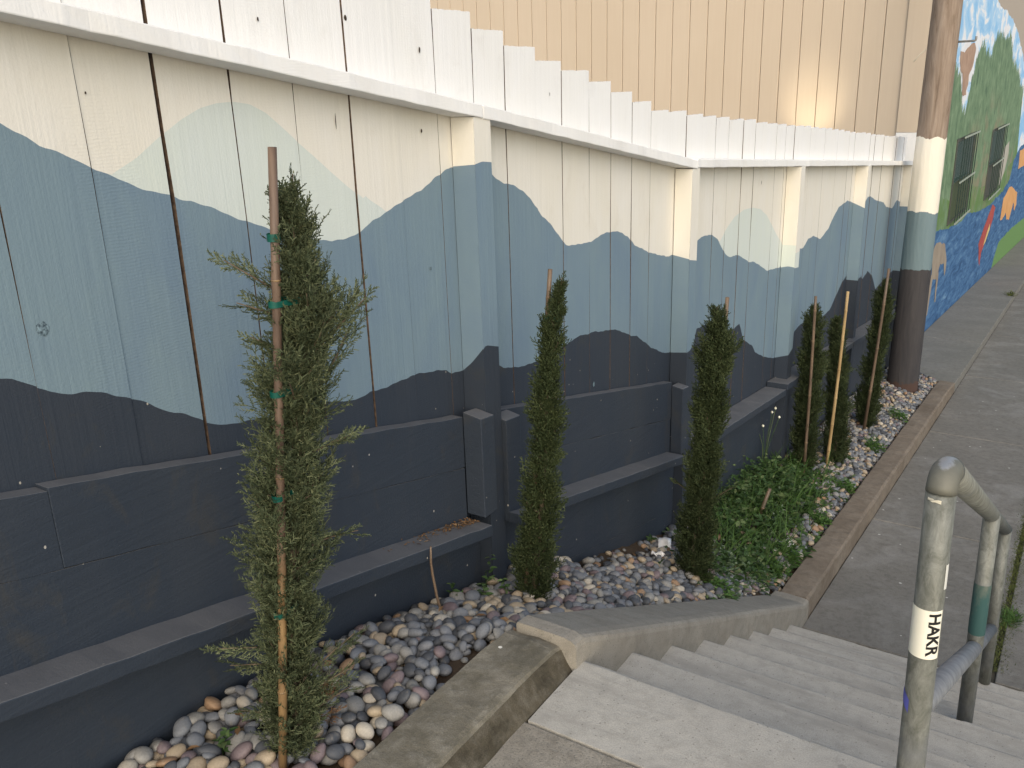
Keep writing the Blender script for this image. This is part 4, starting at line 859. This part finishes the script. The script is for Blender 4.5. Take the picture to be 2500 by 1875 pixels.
d1 = (Vector(s1b)-Vector(s1t)).normalized(); s1b = Vector(s1b)+d1*0.09
stake('thick brown bamboo stake tied with green tape to the loose olive cypress', s1b, s1t, 0.0095, BAM_T, (0.20, 0.37, 0.55, 0.83), [(-0.235, None), (-0.355, ax1), (-0.525, ax1), (-0.735, ax1), (-0.99, ax1)])
disc_c = Vector(s1b).lerp(Vector(s1t), 0.575)
stake('brown bamboo stake rising beside the slender cypress by the first fence post', (-1.43, 2.17, -1.75), (-1.393+0.845*0.078-0.02, 2.201+0.535*0.078+0.02, -0.513), 0.0085, BAM_B, (0.3, 0.6, 0.93), [(-0.66, ax2)])
stake('brown bamboo stake behind the bushy cypress at the weed patch', (-1.29, 3.45, -2.28), (-1.275+0.936*0.069-0.01, 3.399+0.351*0.069+0.05, -0.837), 0.0100, BAM_B, (0.3, 0.6, 0.9), [(-1.1, ax3)])
stake('brown bamboo stake leaning in front of the cypress behind the weed patch', toward_eye((-1.437+0.971*0.003, 5.802, -2.70), 0.982), toward_eye((-1.437-0.971*0.009, 5.80, -1.333), 0.982), 0.0105, BAM_B, (0.25, 0.5, 0.78, 0.93), None)
stake('bright yellow bamboo stake leaning before the short dark cypress', toward_eye((-1.318-0.979*0.072, 6.277-0.205*0.07, -2.74), 0.975), toward_eye((-1.318-0.979*0.032, 6.277-0.205*0.03, -1.388), 0.975), 0.0115, BAM_Y, (0.12, 0.27, 0.42, 0.58, 0.74, 0.9), None)
stake('brown bamboo stake in front of the cypress beside the utility pole', toward_eye((-1.344-0.984*0.01, 7.324, -2.86), 0.982), toward_eye((-1.344+0.984*0.059, 7.33, -1.412), 0.982), 0.0125, BAM_B, (0.3, 0.55, 0.8), None)
st = stake('short weathered cane stump poking out of the weed patch', (-1.425, 4.70, -2.50), (-1.345, 4.70, -2.235), 0.012, BAM_B, (0.5,), None)
v_, f_ = tube([(-1.468, 1.806, -1.56), (-1.470, 1.803, -1.50), (-1.486, 1.80, -1.43), (-1.494, 1.797, -1.36), (-1.497, 1.796, -1.32), (-1.490, 1.792, -1.262)], [0.0045, 0.0045, 0.0042, 0.0040, 0.0038, 0.0030], 8)
tag(mesh_obj('stick', v_, f_, BAM_B, smooth=True), 'thin crooked brown stick standing upright in the pebbles against the planks', 'stick')

# ------------------------------------------------------------------ river pebbles
PEB = []
def pebble_mat(name, a, b):
    m, N, L, B = new_mat(name)
    tc = N.new('ShaderNodeTexCoord'); pos = n_pos(N, L)
    g = N.new('ShaderNodeNewGeometry'); big = n_noise(N, L, n_pos(N, L, (9, 9, 9)), 1.0, 3, 0.5)
    col = n_mix(N, L, n_ramp(N, L, big, [(0.3, 0.0), (0.7, 1.0)]), a, b)
    f = n_noise(N, L, pos, 220, 4, 0.65); col = n_mix(N, L, n_ramp(N, L, f, [(0.35, 0.35), (0.6, 0.0)]), col, tuple(x*0.55 for x in a))
    dd = n_noise(N, L, pos, 45, 4, 0.7); col = n_mix(N, L, n_ramp(N, L, dd, [(0.58, 0.0), (0.75, 0.35)]), col, (0.33, 0.28, 0.22))
    L.new(col, B.inputs['Base Color']); B.inputs['Roughness'].default_value = 0.6; B.inputs['Specular IOR Level'].default_value = 0.35; n_bump(N, L, B, f, 0.15, 0.002)
    return m
PTYPES = [('blue-grey', (0.140, 0.152, 0.172), (0.195, 0.203, 0.218), .32), ('charcoal', (0.062, 0.068, 0.080), (0.092, 0.097, 0.107), .20), ('tan', (0.33, 0.265, 0.185), (0.39, 0.32, 0.235), .12), ('mauve', (0.165, 0.128, 0.138), (0.205, 0.162, 0.165), .08), ('cream', (0.43, 0.385, 0.31), (0.50, 0.455, 0.385), .045), ('rusty orange', (0.28, 0.175, 0.105), (0.33, 0.225, 0.145), .035), ('grey', (0.215, 0.21, 0.198), (0.285, 0.278, 0.262), .18)]
PM = [pebble_mat(n.replace(' ', '_').replace('-', '_')+'_pebble', a, b) for n, a, b, _ in PTYPES]; PW = np.array([p[3] for p in PTYPES]); PW = PW/PW.sum()
def unit_pebble(seed, sub):
    bm = bmesh.new(); bmesh.ops.create_icosphere(bm, subdivisions=sub, radius=1.0); r = np.random.default_rng(seed)
    fr_ = [(r.normal(0, 1, 3), r.uniform(0, 6.28), r.uniform(0.03, 0.09)) for _ in range(5)]
    V = []
    for v in bm.verts:
        p = np.array(v.co); s_ = 1.0
        for k, ph, am in fr_: s_ += am*math.sin(float(p@k)*1.3+ph)
        V.append(p*s_)
    bm.verts.index_update(); T = np.array([[v.index for v in f.verts] for f in bm.faces]); bm.free(); V = np.array(V); V -= V.mean(0); V /= np.abs(V).max(0)
    return V, T
UP_HI = [unit_pebble(s, 3) for s in range(10)]; UP_LO = [unit_pebble(s, 2) for s in range(8)]
CELL = 0.005; GX0, GY0 = -1.66, -0.4; NXg, NYg = int(0.58/CELL), int(10.4/CELL)
gx = GX0+(np.arange(NXg)+.5)*CELL; gy = GY0+(np.arange(NYg)+.5)*CELL
HM = bed_z(gx[None, :], gy[:, None]) - 0.018
def dirt_hole(x, y):
    if ((x+1.19)/0.055)**2+((y-1.53)/0.10)**2 < 1: return 0.90
    if x < -1.50 and 2.75 < y < 3.75 and x < -1.50-0.0*(y): return 0.85
    if x < -1.56 and 1.9 < y < 2.5: return 0.5
    if 4.0 < y < 5.6 and x < -1.25: return 0.75
    return 0.0
peb = []
NP = 9800
cand_y = rng.uniform(-0.3, 9.68, NP*2); cand_x = rng.uniform(-1.64, -1.115, NP*2)
for x, y in zip(cand_x, cand_y):
    if len(peb) >= NP: break
    kx = -1.155 if y < 1.69 else (-1.135 if y < 4.16 else -1.11)
    if y > 8.6 and (x+1.345)**2+(y-9.0)**2 < 0.155**2: continue
    if rng.random() < dirt_hole(x, y): continue
    a = (0.0100 + 0.0190*rng.beta(2.2, 1.8))*(1.15 if rng.random() < 0.12 else 1.0); b = a*rng.uniform(0.62, 0.9); c_ = a*rng.uniform(0.42, 0.68)
    if x+b*0.9 > kx or x-b*0.9 < -1.612: continue
    th = rng.uniform(0, math.pi); i0 = int((x-GX0)/CELL); j0 = int((y-GY0)/CELL); R_ = int(a/CELL)
    ja, jb, ia, ib = max(j0-R_, 0), min(j0+R_+1, NYg), max(i0-R_, 0), min(i0+R_+1, NXg)
    dx = gx[None, ia:ib]-x; dy = gy[ja:jb, None]-y
    u = (dx*math.cos(th)+dy*math.sin(th))/a; w_ = (-dx*math.sin(th)+dy*math.cos(th))/b; rr = u*u+w_*w_; ins = rr < 0.8
    if not ins.any(): continue
    sub = HM[ja:jb, ia:ib]; hs = sub[ins]; zt = np.percentile(hs, 62)
    base_here = bed_z(x, y)-0.018
    if zt-base_here > 0.040: continue
    gxx = np.polyfit(dx.repeat(sub.shape[0], 0)[ins], hs, 1)[0] if ins.sum() > 8 else 0; gyy = np.polyfit(dy.repeat(sub.shape[1], 1)[ins], hs, 1)[0] if ins.sum() > 8 else 0
    zc = zt + c_*0.62
    cap = zc + c_*np.sqrt(np.clip(1-rr, 0, 1)); sub[rr < 1] = np.maximum(sub, cap)[rr < 1]
    peb.append((x, y, zc, a, b, c_, th, float(np.clip(gxx, -.6, .6)), float(np.clip(gyy, -.6, .6)), int(rng.choice(len(PM), p=PW)), int(rng.integers(0, 1000))))
def peb_matrix(p):
    x, y, zc, a, b, c_, th, gxx, gyy = p[:9]
    n_ = Vector((-gxx*0.8, -gyy*0.8, 1)).normalized(); e1 = Vector((math.cos(th), math.sin(th), 0)); e1 = (e1-n_*e1.dot(n_)).normalized(); e2 = n_.cross(e1)
    return np.array([[e1.x*a, e1.y*a, e1.z*a], [e2.x*b, e2.y*b, e2.z*b], [n_.x*c_, n_.y*c_, n_.z*c_]])
score = []
for i, p in enumerate(peb):
    cc = RW.T @ np.array(p[:3]); s_ = 0.0
    if cc[2] > 0.2:
        u_, v_ = 1250+F_PX*cc[0]/cc[2], 937.5+F_PX*cc[1]/cc[2]
        top = HM[min(int((p[1]-GY0)/CELL), NYg-1), min(int((p[0]-GX0)/CELL), NXg-1)]
        if 0 < u_ < 2500 and 0 < v_ < 1880 and top < p[2]+p[5]+0.003: s_ = p[3]*p[4]/cc[2]**2
    score.append(s_)
chosen = set(np.argsort(score)[::-1][:300].tolist())
meshes = {}
for i in chosen:
    p = peb[i]; key = (p[10] % len(UP_HI), p[9])
    if key not in meshes:
        V, T = UP_HI[key[0]]; me = bpy.data.meshes.new('river_pebble'); me.from_pydata(V.tolist(), [], T.tolist()); me.materials.append(PM[p[9]])
        me.polygons.foreach_set('use_smooth', np.ones(len(T), dtype=bool)); meshes[key] = me
    o = bpy.data.objects.new('river_pebble', meshes[key]); COL.objects.link(o)
    Mm = peb_matrix(p); o.matrix_world = Matrix(((Mm[0][0], Mm[1][0], Mm[2][0], p[0]), (Mm[0][1], Mm[1][1], Mm[2][1], p[1]), (Mm[0][2], Mm[1][2], Mm[2][2], p[2]+ZC), (0, 0, 0, 1)))
    nm = PTYPES[p[9]][0]; big_ = 'large' if p[3] > 0.0255 else 'small'
    zone = 'beside the loose olive cypress' if p[1] < 1.35 else ('next to the bare soil by the kerb' if p[1] < 1.80 else ('around the foot of the slender cypress' if p[1] < 2.55 else 'between the slender and the bushy cypress'))
    tag(o, '%s smooth %s river pebble %s' % (big_, nm, zone), 'pebble', '%s %s pebbles %s' % (big_, nm, zone))
VV = []; TT = []; MI = []; nv = 0
for i, p in enumerate(peb):
    if i in chosen: continue
    V, T = (UP_HI if False else UP_LO)[p[10] % len(UP_LO)]
    VV.append(V @ peb_matrix(p) + np.array(p[:3])); TT.append(T+nv); MI.append(np.full(len(T), p[9])); nv += len(V)
tag(fast_mesh('pebble_bed', np.concatenate(VV), np.concatenate(TT), PM, None, np.concatenate(MI), True), 'mixed smooth river pebbles covering the planter bed', 'pebbles', kind='stuff')

# ------------------------------------------------------------------ weeds, grass, moss
WEED = leafy('weed_leaves', (0.034, 0.070, 0.022), (0.075, 0.138, 0.045), (0.18, 0.23, 0.10), trans=0.22)
PALE = leafy('pale_weed_leaves', (0.06, 0.10, 0.05), (0.13, 0.18, 0.10), (0.30, 0.35, 0.26), trans=0.15)
GRASSM = leafy('grass_blades', (0.04, 0.085, 0.018), (0.075, 0.15, 0.035), (0.13, 0.22, 0.06), trans=0.2)
MOSSM = leafy('moss_leaves', (0.045, 0.06, 0.012), (0.09, 0.105, 0.025), (0.16, 0.17, 0.05), trans=0.1)
def leaf(fo, p, d, ln, wd):
    d = np.asarray(d, float); d /= np.linalg.norm(d); up = np.array([0, 0, 1.0])+rng.normal(0, .35, 3); s_ = np.cross(d, up); s_ /= np.linalg.norm(s_)+1e-9; n_ = np.cross(s_, d)
    V = np.array([p, p+d*ln*0.35+s_*wd/2+n_*wd*0.18, p+d*ln*0.45-n_*ln*0.02, p+d*ln*0.35-s_*wd/2+n_*wd*0.18, p+d*ln*0.75+s_*wd*0.3+n_*wd*0.05, p+d*ln*0.75-s_*wd*0.3+n_*wd*0.05, p+d*ln-n_*ln*0.12])
    fo.add(V, np.array([[0, 1, 2], [0, 2, 3], [1, 4, 2], [2, 5, 3], [2, 4, 6], [2, 6, 5]]))
def blade(fo, p, d, ln, wd, droop):
    d = np.asarray(d, float); d /= np.linalg.norm(d); s_ = np.cross(d, np.array([0, 0, 1.0])+rng.normal(0, .2, 3)); s_ /= np.linalg.norm(s_)+1e-9; V = []; q = np.array(p, float)
    for k in range(5):
        wv = wd*(1-k/4)**0.7/2; V += [q-s_*wv, q+s_*wv]; q = q+d*ln/4; d = d+np.array([0, 0, -droop]); d /= np.linalg.norm(d)
    T = []
    for k in range(4): T += [[2*k, 2*k+1, 2*k+3], [2*k, 2*k+3, 2*k+2]]
    fo.add(np.array(V), np.array(T))
def stem_plant(fs, x, y, z, h, nl, ll):
    lean = rng.normal(0, .22, 2)
    for k in range(nl):
        t = (k+1)/nl; p = np.array([x+lean[0]*h*t, y+lean[1]*h*t, z+h*t]); az = k*2.4+rng.uniform(-.5, .5)
        leaf(fs, p, (math.cos(az), math.sin(az), rng.uniform(-.15, .6)), ll*rng.uniform(.6, 1.15)*(1.1-.45*t), ll*rng.uniform(.35, .55)*(1.1-.4*t))
fw, fp_, fg = Fol(), Fol(), Fol()
def hw_(x, y): return 0.24*math.exp(-((x+1.50)/0.17)**2-((y-5.0)/0.66)**2)+0.12*math.exp(-((x+1.26)/0.18)**2-((y-3.95)/0.55)**2)+0.06*math.exp(-((x+1.3)/0.2)**2-((y-5.2)/1.2)**2)
cnt = 0
while cnt < 640:
    x, y = rng.uniform(-1.60, -1.12), rng.uniform(3.2, 6.6); h = hw_(x, y)
    if rng.random() > (h/0.17)*(0.35+0.65*(math.sin(x*31+y*9)*math.sin(y*13-x*7) > -0.25)): continue
    pale = y < 4.05 and rng.random() < 0.55 or rng.random() < 0.06
    stem_plant(fp_ if pale else fw, x, y, bed_z(x, y)+0.0, h*rng.uniform(.45, 1.1), 8, rng.uniform(.028, .042) if pale else rng.uniform(.04, .075)); cnt += 1
for _ in range(1300):
    x, y = rng.uniform(-1.58, -1.15), rng.uniform(3.9, 5.9)
    if rng.random() > hw_(x, y)/0.24: continue
    az = rng.uniform(0, 6.28); blade(fg, (x, y, bed_z(x, y)), (0.5*math.cos(az), 0.5*math.sin(az), 1), rng.uniform(.12, .34), rng.uniform(.005, .010), 0.32)
for fo, nm, m, lb in ((fw, 'weed_patch', WEED, 'dense dark green leafy weeds filling the planter between the cypresses'), (fp_, 'pale_weed_patch', PALE, 'small pale-leaved weeds at the foot of the bushy cypress'), (fg, 'tall_grass', GRASSM, 'long arching grass blades growing among the weeds')):
    tag(fo.obj(nm, m), lb, 'grass' if nm == 'tall_grass' else 'weeds', kind='stuff')
CL_LB = ['thick grassy weed clump against the kerb beside the weed patch', 'broad-leaved weed clump against the kerb just past the weed patch', 'small weed clump against the kerb opposite the yellow bamboo stake', 'bushy bright weed clump against the kerb before the farthest cypress', 'bushy bright weed clump against the kerb nearest the utility pole', 'low leafy weed clump at the top of the stair wall by the bushy cypress', 'short grassy weed clump at the kerb corner above the steps']
for ci, (x, y, h, nl, ng, s_) in enumerate(((-1.165, 4.56, 0.09, 26, 150, 0.10), (-1.16, 5.20, 0.07, 40, 40, 0.09), (-1.16, 5.88, 0.07, 34, 26, 0.08), (-1.17, 6.88, 0.10, 40, 60, 0.10), (-1.18, 7.90, 0.09, 36, 50, 0.10), (-1.19, 3.42, 0.055, 42, 0, 0.09), (-1.165, 4.32, 0.06, 20, 80, 0.07))):
    fo = Fol()
    for _ in range(nl): qx, qy = x+np.clip(rng.normal(0, s_*.35), -s_*.6, s_*.6), y+np.clip(rng.normal(0, s_*.5), -s_*.8, s_*.8); stem_plant(fo, min(qx, -1.12), qy, bed_z(qx, qy)+0.02, h*rng.uniform(.4, 1), 5, 0.035)
    for _ in range(ng):
        qx, qy = x+rng.normal(0, s_*.35), y+rng.normal(0, s_*.55); az = rng.uniform(0, 6.28); blade(fo, (min(qx, -1.12), qy, bed_z(qx, qy)+0.01), (0.6*math.cos(az), 0.6*math.sin(az), 1), h*rng.uniform(.7, 1.5), 0.004, 0.28)
    tag(fo.obj('weed_clump', GRASSM), CL_LB[ci], 'weed', 'weed clumps along the kerb')
for (x, y, h, nm, lb, gr) in ((-1.54, 2.13, 0.15, 'leafy_seedling', 'tall dark leafy seedling at the foot of the first fence post', None), (-1.50, 2.06, 0.06, 'leafy_seedling', 'low dark leafy seedling in the pebbles by the first fence post', 'low seedlings by the first post'), (-1.56, 1.99, 0.07, 'leafy_seedling', 'low dark leafy seedling in the pebbles by the first fence post', 'low seedlings by the first post'), (-1.46, 2.14, 0.08, 'leafy_seedling', 'low dark leafy seedling in the pebbles by the first fence post', 'low seedlings by the first post'), (-1.45, 0.98, 0.055, 'sprouting_weed', 'tiny green weed sprouting between pebbles beside the thick brown stake', None)):
    fo = Fol(); stem_plant(fo, x, y, bed_z(x, y)+0.01, h, 14, 0.034); v_, f_ = tube([(x, y, bed_z(x, y)-0.02), (x, y, bed_z(x, y)+0.01+h*0.5)], [0.002, 0.0015], 5)
    sv = np.array(v_); st_ = [(f[0], f[k], f[k+1]) for f in f_ for k in range(1, len(f)-1)]; fo.add(sv, np.array(st_)); tag(fo.obj(nm, WEED), lb, 'plant', gr)
fl = empty('flowering_weed', (-1.59, 5.36, -2.47), 'thin flowering weed with tiny white blooms rising above the weed patch', 'plant')
mbs = MB(); mbf = MB()
for (dx, dy, dz) in ((0.03, 0.01, -2.02), (0.075, 0.02, -2.05), (-0.02, 0.0, -2.12), (0.05, 0.01, -1.99), (-0.05, 0.0, -2.15)):
    v_, f_ = tube([(-1.59, 5.36, -2.5), (-1.585+dx*0.3, 5.36, -2.25), (-1.585+dx, 5.36+dy, dz)], [0.003, 0.002, 0.0015], 5); mbs.add(v_, f_)
    v_, f_ = tube([(-1.585+dx, 5.36+dy, dz-0.006), (-1.585+dx, 5.36+dy, dz+0.004), (-1.585+dx, 5.36+dy, dz+0.012)], [0.003, 0.009, 0.004], 8); mbf.add(v_, f_)
mbs.obj('stems', WEED, fl, smooth=True)['kind'] = 'stuff'; mbf.obj('blooms', plain('petal_cream', (0.75, 0.74, 0.55), (0.8, 0.79, 0.66)), fl, smooth=True)['kind'] = 'stuff'
fo = Fol()
for _ in range(7000):
    y = rng.uniform(4.15, 7.6); x = -0.078+rng.normal(0, 0.022*(1.0 if y > 5.0 else 1.25)); az = rng.uniform(0, 6.28); L_ = rng.uniform(.008, .022)*(1.5 if 4.65 < y < 4.9 else 1)
    blade(fo, (x, y, path_z(y)-0.004), (0.8*math.cos(az), 0.8*math.sin(az), 1), L_, 0.004, 0.2)
tag(fo.obj('moss_strip', MOSSM), 'green moss growing in the joint between the path slabs', 'moss', kind='stuff')
fo = Fol()
for _ in range(260):
    az = rng.uniform(0, 6.28); blade(fo, (-0.055+rng.normal(0, .022), 4.74+rng.normal(0, .05), path_z(4.74)), (0.9*math.cos(az), 0.9*math.sin(az), 0.9), rng.uniform(.02, .055), 0.006, 0.25)
tag(fo.obj('grass_tuft', GRASSM), 'small grass tuft growing out of the mossy path joint beside the handrail', 'grass')
fo = Fol()
for _ in range(90):
    az = rng.uniform(0, 6.28); blade(fo, (-1.0+rng.normal(0, .03), 17.0+rng.normal(0, .12), path_z(17)+0.10), (0.9*math.cos(az), 0.9*math.sin(az), 0.8), rng.uniform(.05, .1), 0.012, 0.2)
tag(fo.obj('grass_tuft', MOSSM), 'dull green grass tuft on the raised pavement strip below the mural', 'grass')

# ------------------------------------------------------------------ litter
PAPER = plain('white_paper', (0.74, 0.74, 0.74), (0.8, 0.8, 0.8), rough=0.7, scale=80)
def scrap(label, x, y, z, w_, h_, rz, tilt):
    n_ = 5; V = []
    for j in range(n_):
        for i in range(n_):
            u, v = (i/(n_-1)-.5)*w_, (j/(n_-1)-.5)*h_; zz = 0.012*math.sin(i*1.7+j)+0.006*math.cos(j*2.3)
            p = Matrix.Rotation(rz, 3, 'Z') @ Matrix.Rotation(tilt, 3, 'X') @ Vector((u, v, zz)); V.append((x+p.x, y+p.y, z+p.z))
    o = mesh_obj('paper_scrap', V, [(j*n_+i, j*n_+i+1, (j+1)*n_+i+1, (j+1)*n_+i) for j in range(n_-1) for i in range(n_-1)], PAPER, smooth=True)
    s_ = o.modifiers.new('thick', 'SOLIDIFY'); s_.thickness = 0.001; tag(o, label, 'litter')
scrap('crumpled white paper scrap propped on pebbles beside the bushy cypress', -1.50, 3.55, bed_z(-1.50, 3.55)+0.035, 0.06, 0.07, 0.4, 0.9)
scrap('flat ridged white paper scrap lying on pebbles below the crumpled one', -1.455, 3.37, bed_z(-1.455, 3.37)+0.035, 0.06, 0.035, 0.1, 0.25)
scrap('small white paper scrap among the weeds near the kerb', -1.205, 4.66, bed_z(-1.2, 4.66)+0.045, 0.045, 0.05, 0.8, 0.8)

# dry leaves and twiggy litter caught on the ledge and between the pebbles
DRYM = leafy('dry_leaf', (0.11, 0.06, 0.03), (0.2, 0.12, 0.06), (0.3, 0.2, 0.11), trans=0.1)
fo = Fol()
for _ in range(170):
    y = 2.13-abs(rng.normal(0, 0.16)); x = rng.uniform(-1.602, -1.555); z = zA(-0.5)-0.359-sA*(y+0.5)+rng.uniform(0.0005, 0.006)
    az = rng.uniform(0, 6.28); leaf(fo, np.array([x, y, z]), (math.cos(az), math.sin(az), rng.uniform(-.05, .25)), rng.uniform(.006, .018), rng.uniform(.003, .008))
tag(fo.obj('leaf_litter', DRYM), 'brown leaf litter caught on the ledge beside the first fence post', 'litter', kind='stuff')
for k in range(22):
    y = rng.uniform(0.85, 3.7); x = rng.uniform(-1.58, -1.2)
    if y > 1.66 and x > -1.2: continue
    z = HM[int((y-GY0)/CELL), int((x-GX0)/CELL)]+0.004
    fo = Fol(); az = rng.uniform(0, 6.28); leaf(fo, np.array([x, y, z]), (math.cos(az), math.sin(az), 0.15), rng.uniform(.022, .04), rng.uniform(.010, .018))
    tag(fo.obj('dry_leaf', DRYM), 'small curled brown dry leaf lying on the pebbles', 'leaf', 'dry leaves on the pebbles')
